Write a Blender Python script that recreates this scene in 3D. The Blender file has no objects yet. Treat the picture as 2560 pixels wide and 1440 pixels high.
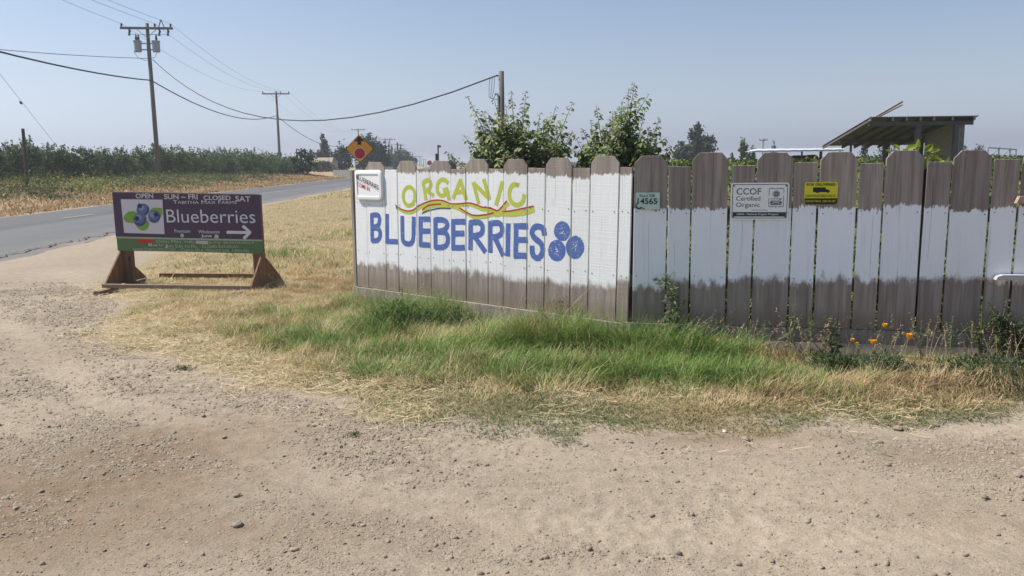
import bpy, bmesh, math, random
import numpy as np
from mathutils import Vector, Matrix
from math import sin, cos, tan, atan, atan2, hypot, pi, radians, sqrt

S = bpy.context.scene
ORD = 'first second third fourth fifth sixth seventh eighth ninth tenth eleventh twelfth thirteenth fourteenth fifteenth sixteenth seventeenth eighteenth nineteenth'.split()
COL = S.collection
# ------------------------------------------------------------------ camera
FPX, EYE = 2000.0, 1.65                 # focal length for a 2560 px wide picture, eye height
PITCH, ROLL = atan(311 / FPX), 0.0122
f_ = np.array([0, cos(PITCH), -sin(PITCH)]); r0_ = np.array([1, 0, 0.]); u0_ = np.array([0, sin(PITCH), cos(PITCH)])
r_ = cos(ROLL) * r0_ - sin(ROLL) * u0_; u_ = cos(ROLL) * u0_ + sin(ROLL) * r0_
EYEP = np.array([0, 0, EYE])
cam_d = bpy.data.cameras.new("camera"); cam = bpy.data.objects.new("camera", cam_d); COL.objects.link(cam)
cam_d.sensor_width = 36; cam_d.lens = FPX / 2560 * 36; cam_d.clip_end = 9000; cam_d.clip_start = .05
mw = Matrix.Identity(4)
for i in range(3):
    mw[i][0] = r_[i]; mw[i][1] = u_[i]; mw[i][2] = -f_[i]; mw[i][3] = EYEP[i]
cam.matrix_world = mw
S.camera = cam
# ------------------------------------------------------------------ sky, sun, exposure
SUN_EL = radians(54); SUN_AZ = radians(76.2)      # azimuth from +Y towards -X
w = bpy.data.worlds.new("World"); S.world = w; w.use_nodes = True
nt = w.node_tree; nt.nodes.clear()
sky = nt.nodes.new("ShaderNodeTexSky"); sky.sky_type = 'NISHITA'; sky.sun_disc = False
sky.sun_elevation = SUN_EL; sky.sun_rotation = -SUN_AZ
sky.altitude = 100; sky.air_density = 1.0; sky.dust_density = 1.5; sky.ozone_density = 3.5
bg = nt.nodes.new("ShaderNodeBackground"); bg.inputs[1].default_value = 0.096
out = nt.nodes.new("ShaderNodeOutputWorld")
# valley haze: towards the horizon, all the way round, the sky keeps its brightness but turns pale lilac grey
gm_ = nt.nodes.new("ShaderNodeNewGeometry"); sx_ = nt.nodes.new("ShaderNodeSeparateXYZ"); nt.links.new(gm_.outputs['Incoming'], sx_.inputs[0])
ab_ = nt.nodes.new("ShaderNodeMath"); ab_.operation = 'ABSOLUTE'; nt.links.new(sx_.outputs[2], ab_.inputs[0])
dv_ = nt.nodes.new("ShaderNodeMath"); dv_.operation = 'MULTIPLY'; dv_.inputs[1].default_value = -6.0; nt.links.new(ab_.outputs[0], dv_.inputs[0])
ex_ = nt.nodes.new("ShaderNodeMath"); ex_.operation = 'EXPONENT'; nt.links.new(dv_.outputs[0], ex_.inputs[0])
bw_ = nt.nodes.new("ShaderNodeRGBToBW"); nt.links.new(sky.outputs[0], bw_.inputs[0])
tn_ = nt.nodes.new("ShaderNodeMix"); tn_.data_type = 'RGBA'; tn_.blend_type = 'MULTIPLY'; tn_.inputs[0].default_value = 1; tn_.inputs[7].default_value = (.88, .99, 1.24, 1)
nt.links.new(bw_.outputs[0], tn_.inputs[6])
mx_ = nt.nodes.new("ShaderNodeMix"); mx_.data_type = 'RGBA'; nt.links.new(ex_.outputs[0], mx_.inputs[0]); nt.links.new(sky.outputs[0], mx_.inputs[6]); nt.links.new(tn_.outputs[2], mx_.inputs[7])
nt.links.new(mx_.outputs[2], bg.inputs[0]); nt.links.new(bg.outputs[0], out.inputs[0])
sd = bpy.data.lights.new("sun", 'SUN'); sd.energy = 4.6; sd.angle = radians(.6); sd.color = (1, .95, .87)
sun = bpy.data.objects.new("sun", sd); COL.objects.link(sun)
sv = Vector((-sin(SUN_AZ) * cos(SUN_EL), cos(SUN_AZ) * cos(SUN_EL), sin(SUN_EL)))
sun.rotation_euler = (-sv).to_track_quat('-Z', 'Y').to_euler(); sun.location = (-30, 10, 40)
vs = S.view_settings; vs.view_transform = 'Standard'; vs.look = 'None'; vs.exposure = 0.5; vs.gamma = 1; vs.use_curve_mapping = False
S.cycles.max_bounces = 6; S.cycles.diffuse_bounces = 3; S.cycles.transparent_max_bounces = 6
S.cycles.volume_bounces = 0
HAZE = .0006

# ------------------------------------------------------------------ helpers: pixels of the survey photo to points of the place
def ray(px, py): return f_ + r_ * ((px - 1280) / FPX) + u_ * ((720 - py) / FPX)
def gnd(px, py, z=0.0):
    d = ray(px, py); return EYEP + d * (z - EYE) / d[2]
def at(px, py, depth):
    d = ray(px, py); return EYEP + d * (depth / d[1])
def hor(px): return 409 - .0122 * (px - 1280)

rng = np.random.default_rng(7)
random.seed(7)
_tab = np.random.default_rng(1).random((257, 257))
def vnoise(x, y, s=0):
    x = np.asarray(x, float) + s * 17.31; y = np.asarray(y, float) + s * 9.17
    xi = np.floor(x).astype(int); yi = np.floor(y).astype(int); fx = x - xi; fy = y - yi
    fx = fx * fx * (3 - 2 * fx); fy = fy * fy * (3 - 2 * fy)
    a = _tab[xi % 256, yi % 256]; b = _tab[(xi + 1) % 256, yi % 256]
    c = _tab[xi % 256, (yi + 1) % 256]; d = _tab[(xi + 1) % 256, (yi + 1) % 256]
    return (a * (1 - fx) + b * fx) * (1 - fy) + (c * (1 - fx) + d * fx) * fy
def fbm(x, y, o=4, s=0):
    t = 0; a = .5; n = 0
    for i in range(o):
        t = t + a * vnoise(x * 2 ** i, y * 2 ** i, s + i); n += a; a *= .5
    return t / n
def sstep(a, b, x):
    t = np.clip((x - a) / (b - a), 0, 1); return t * t * (3 - 2 * t)
def sdist(P, x, y):
    """signed distance to polygon, positive inside"""
    x = np.asarray(x, float); y = np.asarray(y, float)
    d = np.full(x.shape, 1e9); ins = np.zeros(x.shape, bool); n = len(P)
    for i in range(n):
        ax, ay = P[i]; bx, by = P[(i + 1) % n]
        ex, ey = bx - ax, by - ay; L = ex * ex + ey * ey + 1e-12
        t = np.clip(((x - ax) * ex + (y - ay) * ey) / L, 0, 1)
        d = np.minimum(d, np.hypot(x - ax - t * ex, y - ay - t * ey))
        c = (ay > y) != (by > y)
        with np.errstate(divide='ignore', invalid='ignore'):
            xi = (bx - ax) * (y - ay) / (by - ay + 1e-15) + ax
        ins ^= c & (x < xi)
    return np.where(ins, d, -d)

# ------------------------------------------------------------------ materials
MATS = {}
def newmat(name):
    m = bpy.data.materials.new(name); m.use_nodes = True; m.node_tree.nodes.clear(); MATS[name] = m
    return m
class NT:
    def __init__(s, m): s.t = m.node_tree
    def n(s, typ, **kw):
        nd = s.t.nodes.new('ShaderNode' + typ)
        for k, v in kw.items():
            if k.startswith('i_'):
                key = k[2:]; key = int(key) if key.isdigit() else key.replace('_', ' ')
                if hasattr(v, 'is_linked'): s.t.links.new(v, nd.inputs[key])
                else: nd.inputs[key].default_value = v
            else: setattr(nd, k, v)
        return nd
    def math(s, op, a, b=0.0, c=None, clamp=False):
        kw = dict(i_0=a, i_1=b)
        if c is not None: kw['i_2'] = c
        nd = s.n('Math', operation=op, **kw); nd.use_clamp = clamp; return nd.outputs[0]
    def ss(s, v, a, b):
        nd = s.n('MapRange', i_0=v, i_1=a, i_2=b); nd.interpolation_type = 'SMOOTHSTEP'; return nd.outputs[0]
    def noise(s, vec, scale, detail=3, rough=.55):
        return s.n('TexNoise', i_Vector=vec, i_Scale=scale, i_Detail=detail, i_Roughness=rough).outputs[0]
    def scl(s, vec, x, y, z): return s.n('Mapping', i_Vector=vec, i_Scale=(x, y, z)).outputs[0]
    def mix(s, fac, a, b, blend='MIX'):
        nd = s.n('Mix', data_type='RGBA', blend_type=blend)
        for sock, v in ((0, fac), (6, a), (7, b)):
            if hasattr(v, 'is_linked'): s.t.links.new(v, nd.inputs[sock])
            else: nd.inputs[sock].default_value = v if sock == 0 else (*v[:3], 1)
        return nd.outputs[2]
    def bump(s, h, strength, dist):
        return s.n('Bump', i_Height=h, i_Strength=strength, i_Distance=dist).outputs[0]
    def finish(s, col, rough=.8, normal=None, spec=.3, metal=0.0):
        b = s.n('BsdfPrincipled')
        for key, v in (('Base Color', col), ('Roughness', rough), ('Specular IOR Level', spec), ('Metallic', metal)):
            if hasattr(v, 'is_linked'): s.t.links.new(v, b.inputs[key])
            else: b.inputs[key].default_value = (*v[:3], 1) if key == 'Base Color' else v
        if normal is not None: s.t.links.new(normal, b.inputs['Normal'])
        o = s.n('OutputMaterial'); s.t.links.new(b.outputs[0], o.inputs[0]); return b

def simple(name, col, rough=.7, var=.12, scale=30, bumpd=0.0, metal=0.0, spec=.3):
    m = newmat(name); t = NT(m)
    o = t.n('TexCoord').outputs['Object']
    n = t.noise(o, scale, 4)
    c = t.mix(n, tuple(v * (1 - var) for v in col), tuple(min(1, v * (1 + var)) for v in col))
    nm = t.bump(n, .5, bumpd) if bumpd else None
    t.finish(c, rough, nm, spec, metal); return m

def wood(name, col, dark, paint=None, saw=.5, streak=1.0):
    """weathered board, grain along local z; white paint between the per-board heights lo and hi"""
    m = newmat(name); t = NT(m)
    o = t.n('TexCoord').outputs['Object']; rnd = t.n('ObjectInfo').outputs['Random']
    off = t.n('CombineXYZ', i_0=t.math('MULTIPLY', rnd, 37.0), i_1=t.math('MULTIPLY', rnd, 11.0), i_2=t.math('MULTIPLY', rnd, 53.0)).outputs[0]
    p = t.n('VectorMath', operation='ADD', i_0=o, i_1=off).outputs[0]
    g1 = t.noise(t.scl(p, 22, 22, 1.1), 1.0, 5, .6)
    g2 = t.noise(t.scl(p, 160, 160, 5), 1.0, 3, .6)
    big = t.noise(t.scl(p, 5, 5, 1.6), 1.0, 3)
    c = t.mix(t.ss(g1, .3, .72), dark, col)
    c = t.mix(t.math('MULTIPLY', t.ss(g2, .52, .7), .45), c, dark)
    tint = t.mix(rnd, (.82, .8, .8), (1.12, 1.1, 1.06))
    c = t.mix(1.0, c, tint, 'MULTIPLY')
    c = t.mix(t.math('MULTIPLY', t.ss(big, .55, .8), .4 * streak), c, tuple(v * .55 for v in dark))
    vor = t.n('TexVoronoi', i_Vector=t.scl(p, 3.4, 0.01, 1.5), i_Scale=1.0).outputs['Distance']
    kn = t.ss(vor, .085, .04)
    c = t.mix(t.math('MULTIPLY', kn, .75), c, tuple(v * .35 for v in dark))
    sp = t.n('SeparateXYZ', i_0=o); cx_ = t.math('ADD', t.math('MULTIPLY', t.math('SUBTRACT', rnd, .5), .11), t.math('MULTIPLY', t.math('SUBTRACT', t.noise(t.scl(p, 0, 0, 2.4), 1.0, 3), .5), .035))
    crk = t.math('MULTIPLY', t.ss(t.math('ABSOLUTE', t.math('SUBTRACT', sp.outputs[0], cx_)), .0022, .0008), t.ss(t.noise(t.scl(p, 0, 0, 1.3), 1.0, 1), .52, .56))
    c = t.mix(t.math('MULTIPLY', crk, .8), c, tuple(v * .2 for v in dark))
    sawn = t.noise(t.scl(p, 1.2, 1.2, 85), 1.0, 3, .7)
    h = t.math('ADD', t.math('MULTIPLY', g2, .6), t.math('MULTIPLY', sawn, saw))
    h = t.math('ADD', h, t.math('MULTIPLY', g1, .8))
    rough = .85
    if paint:
        z = t.n('SeparateXYZ', i_0=o).outputs[2]
        lo = t.n('Attribute', attribute_name='lo').outputs['Fac']; hi = t.n('Attribute', attribute_name='hi').outputs['Fac']
        n1 = t.noise(t.scl(p, 13, 13, 7), 1.0, 5, .6); n2 = t.noise(t.scl(p, 13, 13, 7), 1.0, 5, .65)
        br = t.noise(t.scl(p, 90, 90, 4), 1.0, 2)
        zz = t.math('ADD', z, t.math('MULTIPLY', t.math('SUBTRACT', br, .5), .06))
        a = t.ss(t.math('SUBTRACT', zz, t.math('ADD', lo, t.math('MULTIPLY', t.math('SUBTRACT', n1, .5), t.math('ADD', .16, t.math('MULTIPLY', rnd, .16))))), -.045, .04)
        b = t.ss(t.math('SUBTRACT', t.math('ADD', hi, t.math('MULTIPLY', t.math('SUBTRACT', n2, .5), .13)), zz), -.006, .012)
        msk = t.math('MULTIPLY', a, b)
        crack = t.ss(t.noise(t.scl(p, 3, 3, 70), 1.0, 4, .7), .66, .74)
        pc = t.mix(t.noise(t.scl(p, 6, 6, 3), 1.0, 3), tuple(v * .93 for v in paint), paint)
        pc = t.mix(t.math('MULTIPLY', crack, .22), pc, (.45, .43, .41))
        pc = t.mix(t.math('MULTIPLY', kn, .25), pc, (.5, .47, .42))
        cov = t.ss(t.noise(t.scl(p, 26, 26, 2.2), 1.0, 4, .7), .25, .48)
        pc = t.mix(1.0, pc, t.mix(rnd, (.92, .92, .91), (1.02, 1.02, 1.03)), 'MULTIPLY')
        pc = t.mix(t.math('MULTIPLY', crk, .6), pc, (.2, .18, .16))
        c = t.mix(t.math('MULTIPLY', msk, t.math('ADD', .86, t.math('MULTIPLY', cov, .13))), c, pc)
    zl = t.n('SeparateXYZ', i_0=o).outputs[2]
    spl = t.math('MULTIPLY', t.ss(t.math('SUBTRACT', zl, t.math('MULTIPLY', g1, .22)), .09, -.06), .55)
    c = t.mix(spl, c, (.20, .155, .11))
    drip = t.math('MULTIPLY', t.ss(t.noise(t.scl(p, 42, 42, .7), 1.0, 2), .64, .76), .28)
    c = t.mix(drip, c, (.12, .10, .085))
    t.finish(c, rough, t.bump(h, .6, .004), .25)
    return m

def foliage(name, trans=.3, rough=.55, spec=.25):
    """leaves and blades, each with its own colour in the attribute col"""
    m = newmat(name); t = NT(m)
    a = t.n('Attribute', attribute_name='col').outputs['Color']
    b = t.n('BsdfPrincipled', i_Base_Color=a, i_Roughness=rough); b.inputs['Specular IOR Level'].default_value = spec
    tr = t.n('BsdfTranslucent', i_0=a)
    mx = t.n('MixShader', i_0=trans); t.t.links.new(b.outputs[0], mx.inputs[1]); t.t.links.new(tr.outputs[0], mx.inputs[2])
    o = t.n('OutputMaterial'); t.t.links.new(mx.outputs[0], o.inputs[0]); return m

M_leaf = foliage('leaf', .52, .5, .4); M_blade = foliage('grass_blade', .3, .6, .2); M_far = foliage('far_leaf', .15, .8, .1)
M_wood_l = wood('fence_wood_painted', (.375, .333, .295), (.235, .203, .176), (.82, .83, .84), saw=.8)
M_wood_r = wood('fence_wood_shaded', (.375, .328, .295), (.215, .18, .158), (.87, .90, .94), saw=.35)
M_wood_dark = wood('rail_wood', (.14, .11, .09), (.07, .055, .045))
M_base = wood('base_board_wood', (.36, .33, .30), (.22, .195, .17))
M_pole = wood('pole_wood', (.24, .22, .21), (.14, .13, .125))
M_brown = wood('sign_wood', (.27, .165, .10), (.17, .10, .06))
M_bar = wood('bar_wood', (.44, .34, .27), (.3, .225, .17))
M_white = simple('white_paint', (.82, .82, .8), .5, .04)
M_plastic = simple('white_plastic', (.84, .84, .84), .3, .02, spec=.5)
M_blue = simple('blue_paint', (.085, .145, .37), .6, .1, 60)
M_yel = simple('lime_paint', (.52, .55, .06), .6, .06, 60)
def handpaint(name, col, thin):
    m = newmat(name); t = NT(m); o = t.n('TexCoord').outputs['Object']
    a = t.noise(t.scl(o, 9, 9, 30), 1.0, 4, .7); b = t.noise(t.scl(o, 3, 3, 75), 1.0, 4, .7); c = t.noise(o, 5, 3)
    k = t.mix(t.math('MULTIPLY', c, .5), col, tuple(v * 1.35 for v in col)); k = t.mix(t.math('MULTIPLY', t.ss(a, .56, .74), thin), k, (.62, .64, .66)); k = t.mix(t.math('MULTIPLY', t.ss(b, .62, .72), .4), k, (.55, .56, .58))
    t.finish(k, .65, t.bump(b, .5, .003)); return m
M_blue = handpaint('blue_paint', (.078, .135, .36), .35); M_yel = handpaint('lime_paint', (.43, .46, .065), .3)
M_redp = simple('red_paint', (.42, .035, .03), .6, .1, 60)
M_dkgreen = simple('dark_green_print', (.02, .06, .045), .5, .05)
M_black = simple('black_print', (.018, .018, .02), .5, .1)
M_purple = simple('purple_print', (.090, .060, .096), .55, .08, 6)
M_sgreen = simple('green_print', (.11, .19, .085), .55, .08, 6)
M_pale = simple('pale_print', (.66, .65, .66), .6, .03)
M_photo = simple('photo_white', (.62, .60, .63), .5, .02)
M_berry = simple('berry_print', (.13, .17, .30), .6, .45, 40)
M_berrydk = simple('berry_dark_print', (.035, .04, .09), .6, .3, 50)
M_berrysh = simple('berry_shadow_print', (.075, .095, .19), .6, .4, 40); M_bloom = simple('berry_bloom_print', (.24, .30, .45), .6, .35, 50)
M_leafp = simple('leaf_print', (.22, .38, .05), .6, .12, 20)
M_tape = simple('red_tape', (.55, .05, .04), .5, .08, 40)
M_patch = simple('pale_patch', (.5, .48, .42), .7, .15, 40)
M_mint = simple('mint_plate', (.50, .62, .56), .45, .04)
M_ysign = simple('yellow_sign', (.66, .60, .03), .4, .03)
M_osign = simple('amber_sign', (.72, .33, .035), .45, .03)
M_stopred = simple('stop_red', (.42, .03, .04), .4, .03)
M_cable = simple('cable', (.025, .025, .03), .6, .1)
M_cond = simple('conductor', (.16, .17, .19), .5, .1)
M_metal = simple('galvanised', (.42, .44, .46), .45, .12, 12, metal=.35)
M_trans = simple('transformer_grey', (.36, .39, .42), .5, .06)
M_insul = simple('insulator', (.07, .06, .06), .4, .1)
M_roof = simple('sheet_roof', (.14, .135, .14), .5, .35, 2, metal=.3)
M_corr = simple('corrugated_metal', (.36, .33, .28), .5, .22, 4, metal=.2)
M_timber = simple('shed_timber', (.12, .11, .105), .8, .3, 8)
M_whroof = simple('white_roof', (.58, .58, .59), .4, .04, 3)
M_tan = simple('tan_roof', (.30, .24, .185), .85, .12, 3)
M_stucco = simple('stucco', (.42, .38, .33), .9, .06, 3)
M_glass = simple('dark_window', (.04, .05, .06), .15, .1, spec=.6)
M_bark = simple('bark', (.17, .14, .11), .9, .3, 25, bumpd=.01)
M_petal = simple('poppy_petal', (.92, .40, .012), .5, .12, 90)
M_petaly = simple('yellow_petal', (.85, .6, .02), .5, .1, 90)
M_stem = simple('green_stem', (.15, .20, .08), .6, .15, 60)
M_stone = simple('stone', (.25, .205, .16), .95, .35, 30)
M_gfence = simple('grey_sheet_fence', (.2, .205, .21), .7, .15, 2)

# ------------------------------------------------------------------ object helpers
def link(o):
    COL.objects.link(o); return o
def tag(o, label, cat, group=None):
    o['label'] = label; o['category'] = cat
    if group: o['group'] = group
    return o
def thing(name, label, cat, loc=(0, 0, 0), rz=0.0, group=None):
    o = link(bpy.data.objects.new(name, None)); o.location = loc; o.rotation_euler = (0, 0, rz); o.empty_display_size = .2
    return tag(o, label, cat, group)
def mesh(name, verts, faces, mat=None, smooth=False):
    me = bpy.data.meshes.new(name); me.from_pydata([tuple(map(float, v)) for v in verts], [], faces); me.update()
    if mat: me.materials.append(mat)
    if smooth: me.polygons.foreach_set('use_smooth', [True] * len(me.polygons))
    return me
def obj(name, me, parent=None, loc=(0, 0, 0), rot=(0, 0, 0)):
    o = link(bpy.data.objects.new(name, me)); o.parent = parent; o.location = loc; o.rotation_euler = rot; return o
def copy_tree(o, parent=None):
    c = o.copy(); link(c); c.parent = parent
    for ch in o.children: copy_tree(ch, c)
    return c
class MB:
    def __init__(s): s.v = []; s.f = []
    def add(s, v, f):
        b = len(s.v); s.v += [tuple(map(float, q)) for q in v]; s.f += [tuple(i + b for i in q) for q in f]; return s
    def box(s, c, d, R=None):
        x, y, z = (q / 2 for q in d); P = [(i * x, j * y, k * z) for k in (-1, 1) for j in (-1, 1) for i in (-1, 1)]
        if R is not None: P = [tuple(R @ Vector(q)) for q in P]
        P = [(q[0] + c[0], q[1] + c[1], q[2] + c[2]) for q in P]
        return s.add(P, [(0, 2, 3, 1), (4, 5, 7, 6), (0, 1, 5, 4), (2, 6, 7, 3), (0, 4, 6, 2), (1, 3, 7, 5)])
    def beam(s, a, b, wd, ht, up=(0, 0, 1)):
        a = Vector(a); b = Vector(b); t = (b - a); L = t.length; t.normalize(); sd = t.cross(Vector(up)).normalized(); u = sd.cross(t)
        R = Matrix((t, sd, u)).transposed(); return s.box((a + b) / 2, (L, wd, ht), R)
    def tube(s, pts, rad, n=6, cap=True):
        pts = [Vector(p) for p in pts]; N = len(pts)
        if not hasattr(rad, '__len__'): rad = [rad] * N
        V = []; Fc = []
        for i, p in enumerate(pts):
            t = (pts[min(i + 1, N - 1)] - pts[max(i - 1, 0)]).normalized()
            a = Vector((0, 0, 1)) if abs(t.z) < .9 else Vector((1, 0, 0))
            sd = t.cross(a).normalized(); u = sd.cross(t)
            for k in range(n):
                an = 2 * pi * k / n; V.append(p + (sd * cos(an) + u * sin(an)) * rad[i])
        for i in range(N - 1):
            for k in range(n):
                k2 = (k + 1) % n; Fc.append((i * n + k, i * n + k2, (i + 1) * n + k2, (i + 1) * n + k))
        if cap: Fc += [tuple(range(n))[::-1], tuple((N - 1) * n + k for k in range(n))]
        return s.add(V, Fc)
    def prism(s, poly, y0, y1):
        """outline in local x,z pushed from y0 (front) to y1 (back)"""
        n = len(poly); V = [(x, y0, z) for x, z in poly] + [(x, y1, z) for x, z in poly]
        Fc = [tuple(range(n)), tuple(range(2 * n - 1, n - 1, -1))] + [(i, i + n, (i + 1) % n + n, (i + 1) % n) for i in range(n)]
        return s.add(V, Fc)
    def sheet(s, poly, y):
        return s.add([(x, y, z) for x, z in poly], [tuple(range(len(poly)))])
    def mesh(s, name, mat, smooth=False):
        me = mesh(name, s.v, s.f, mat, smooth); bm = bmesh.new(); bm.from_mesh(me)
        bmesh.ops.recalc_face_normals(bm, faces=bm.faces) if len(bm.faces) < 20000 else None
        bm.to_mesh(me); bm.free(); return me
    def build(s, name, mat, parent=None, smooth=False, loc=(0, 0, 0)):
        return obj(name, s.mesh(name, mat, smooth), parent, loc)

def big_mesh(name, V, faces_n, loops, mat, col=None, smooth=False):
    """numpy arrays straight into a mesh: V (n,3), faces_n corner counts, loops vertex ids, col per-vertex rgb"""
    me = bpy.data.meshes.new(name); V = np.asarray(V, np.float32); loops = np.asarray(loops, np.int32); faces_n = np.asarray(faces_n, np.int32)
    me.vertices.add(len(V)); me.vertices.foreach_set('co', V.ravel())
    me.loops.add(len(loops)); me.loops.foreach_set('vertex_index', loops)
    me.polygons.add(len(faces_n)); st = np.concatenate([[0], np.cumsum(faces_n)[:-1]]).astype(np.int32)
    me.polygons.foreach_set('loop_start', st)
    me.update(calc_edges=True); me.validate()
    if smooth: me.polygons.foreach_set('use_smooth', np.ones(len(faces_n), bool))
    if col is not None:
        a = me.color_attributes.new('col', 'FLOAT_COLOR', 'POINT')
        a.data.foreach_set('color', np.concatenate([col, np.ones((len(col), 1))], 1).astype(np.float32).ravel())
    me.materials.append(mat); return me

def blades_mesh(name, P, H, W, yaw, lean, curl, C0, C1, mat):
    """grass blades: base P (n,3), height, width, bend direction, lean and curl; colours at base and tip"""
    n = len(P); dx, dy = np.cos(yaw), np.sin(yaw); sx, sy = -dy, dx
    V = np.zeros((n, 5, 3)); Cc = np.zeros((n, 5, 3))
    def pt(t):
        out_ = H * (lean * t + curl * t * t); up = H * t * np.sqrt(np.clip(1 - (lean * .6 + curl * .5 * t) ** 2, .02, 1))
        return np.stack([P[:, 0] + dx * out_, P[:, 1] + dy * out_, P[:, 2] + up], 1)
    a, b, c = pt(0.), pt(.55), pt(1.)
    side = np.stack([sx, sy, np.zeros(n)], 1) * (W / 2)[:, None]
    V[:, 0] = a - side; V[:, 1] = a + side; V[:, 2] = b + side * .8; V[:, 3] = b - side * .8; V[:, 4] = c
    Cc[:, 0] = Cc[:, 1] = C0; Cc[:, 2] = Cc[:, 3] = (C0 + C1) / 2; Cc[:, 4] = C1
    i = (np.arange(n) * 5)[:, None]
    loops = (i + np.array([[0, 1, 2, 3, 3, 2, 4]])).ravel(); fn = np.tile([4, 3], n)
    return big_mesh(name, V.reshape(-1, 3), fn, loops, mat, Cc.reshape(-1, 3))

def leaf_arrays(P, L, Wd, D, U, fold=.25):
    """leaves as 6-corner blades folded on the midrib: centre-base P, length L, width Wd, direction D, up U"""
    n = len(P); D = D / np.linalg.norm(D, axis=1)[:, None]; Sd = np.cross(D, U); Sd /= (np.linalg.norm(Sd, axis=1)[:, None] + 1e-9); N = np.cross(Sd, D)
    V = np.zeros((n, 6, 3)); L = L[:, None]; Wd = Wd[:, None]
    V[:, 0] = P; V[:, 1] = P + D * L * .38 + Sd * Wd * .5 + N * Wd * fold; V[:, 2] = P + D * L * .72 + Sd * Wd * .33 + N * Wd * fold * .6
    V[:, 3] = P + D * L - N * L * .12; V[:, 4] = P + D * L * .72 - Sd * Wd * .33 + N * Wd * fold * .6; V[:, 5] = P + D * L * .38 - Sd * Wd * .5 + N * Wd * fold
    i = (np.arange(n) * 6)[:, None]
    loops = (i + np.array([[0, 1, 2, 3, 0, 3, 4, 5]])).ravel(); return V.reshape(-1, 3), np.tile([4, 4], n), loops
def quads_arrays(P, sz, rg):
    """small leaf cards with random tilt, two triangles each"""
    n = len(P); D = rg.normal(size=(n, 3)); D /= np.linalg.norm(D, axis=1)[:, None]; E = np.cross(D, rg.normal(size=(n, 3))); E /= np.linalg.norm(E, axis=1)[:, None]
    s = sz[:, None]; V = np.stack([P - D * s * .5, P + E * s * .32 + D * .05 * s, P + D * s * .6, P - E * s * .32 + D * .05 * s], 1)
    return V.reshape(-1, 3), np.full(n, 4), np.arange(n * 4)
def vcol(base, n, rg, var=.25, hue=.1):
    k = rg.uniform(1 - var, 1 + var, (n, 1)); h = rg.uniform(-hue, hue, (n, 1))
    return np.clip(np.asarray(base)[None] * k * np.concatenate([1 + h * 1.5, 1 + h * .3, 1 - h], 1), .003, .95)

# flat text
_tc = bpy.data.curves.new('t', 'FONT'); _to = bpy.data.objects.new('t', _tc); COL.objects.link(_to)
def text_geo(s, bold=0.0, caps=False, shear=0.0):
    _tc.body = s; _tc.size = 1; _tc.offset = bold; _tc.resolution_u = 3; _tc.shear = shear; _tc.small_caps_scale = .78
    for bf in _tc.body_format: bf.use_small_caps = caps
    bpy.context.view_layer.update()
    ev = _to.evaluated_get(bpy.context.evaluated_depsgraph_get()); me = bpy.data.meshes.new_from_object(ev)
    V = np.array([v.co[:2] for v in me.vertices]); Fc = [tuple(p.vertices) for p in me.polygons]; bpy.data.meshes.remove(me)
    return V, Fc
def text(mb, s, box, y, bold=0.0, caps=False, rot=0.0, shear=0.0, drop=0.0):
    """text fitted into local x,z box (x0,x1,z0,z1) at depth y; drop lowers the right end"""
    V, Fc = text_geo(s, bold, caps, shear); mn = V.min(0); mx = V.max(0)
    x0, x1, z0, z1 = box; U = (V - mn) / (mx - mn)
    x = x0 + U[:, 0] * (x1 - x0); z = z0 + U[:, 1] * (z1 - z0) - drop * U[:, 0]
    mb.add([(a, y, b) for a, b in zip(x, z)], Fc)
    return mb
def stroke(mb, pts, wd, y, rg=None, jit=.06, taper=False, sub=5):
    """hand-painted stroke: polyline in x,z with a slightly uneven edge"""
    P = np.array(pts, float)
    if len(P) > 2:                                   # smooth through the points
        Q = [];
        for i in range(len(P) - 1):
            a = P[max(i - 1, 0)]; b = P[i]; c = P[i + 1]; d = P[min(i + 2, len(P) - 1)]
            for t in np.linspace(0, 1, sub, endpoint=False):
                Q.append(.5 * ((2 * b) + (-a + c) * t + (2 * a - 5 * b + 4 * c - d) * t * t + (-a + 3 * b - 3 * c + d) * t ** 3))
        Q.append(P[-1]); P = np.array(Q)
    else: P = np.array([P[0] + (P[1] - P[0]) * t for t in np.linspace(0, 1, 5)])
    T = np.gradient(P, axis=0); T /= (np.linalg.norm(T, axis=1)[:, None] + 1e-9); Nn = np.stack([-T[:, 1], T[:, 0]], 1)
    rg = rg or rng; k = 1 + rg.normal(0, jit, (len(P), 2)); h = wd / 2
    A = P + Nn * h * k[:, :1]; B = P - Nn * h * k[:, 1:]
    V = [];
    for a, b in zip(A, B): V += [(a[0], y, a[1]), (b[0], y, b[1])]
    mb.add(V, [(2 * i, 2 * i + 1, 2 * i + 3, 2 * i + 2) for i in range(len(P) - 1)]); return mb
def ell(cx, cz, rx, rz, n=20, a0=0, a1=2 * pi): return [(cx + rx * cos(a0 + (a1 - a0) * i / n), cz + rz * sin(a0 + (a1 - a0) * i / n)) for i in range(n)]
def rrect(x0, x1, z0, z1, r, n=4):
    P = []
    for cx, cz, a in ((x1 - r, z1 - r, 0), (x0 + r, z1 - r, pi / 2), (x0 + r, z0 + r, pi), (x1 - r, z0 + r, 1.5 * pi)):
        P += [(cx + r * cos(a + pi / 2 * i / n), cz + r * sin(a + pi / 2 * i / n)) for i in range(n + 1)]
    return P

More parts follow.
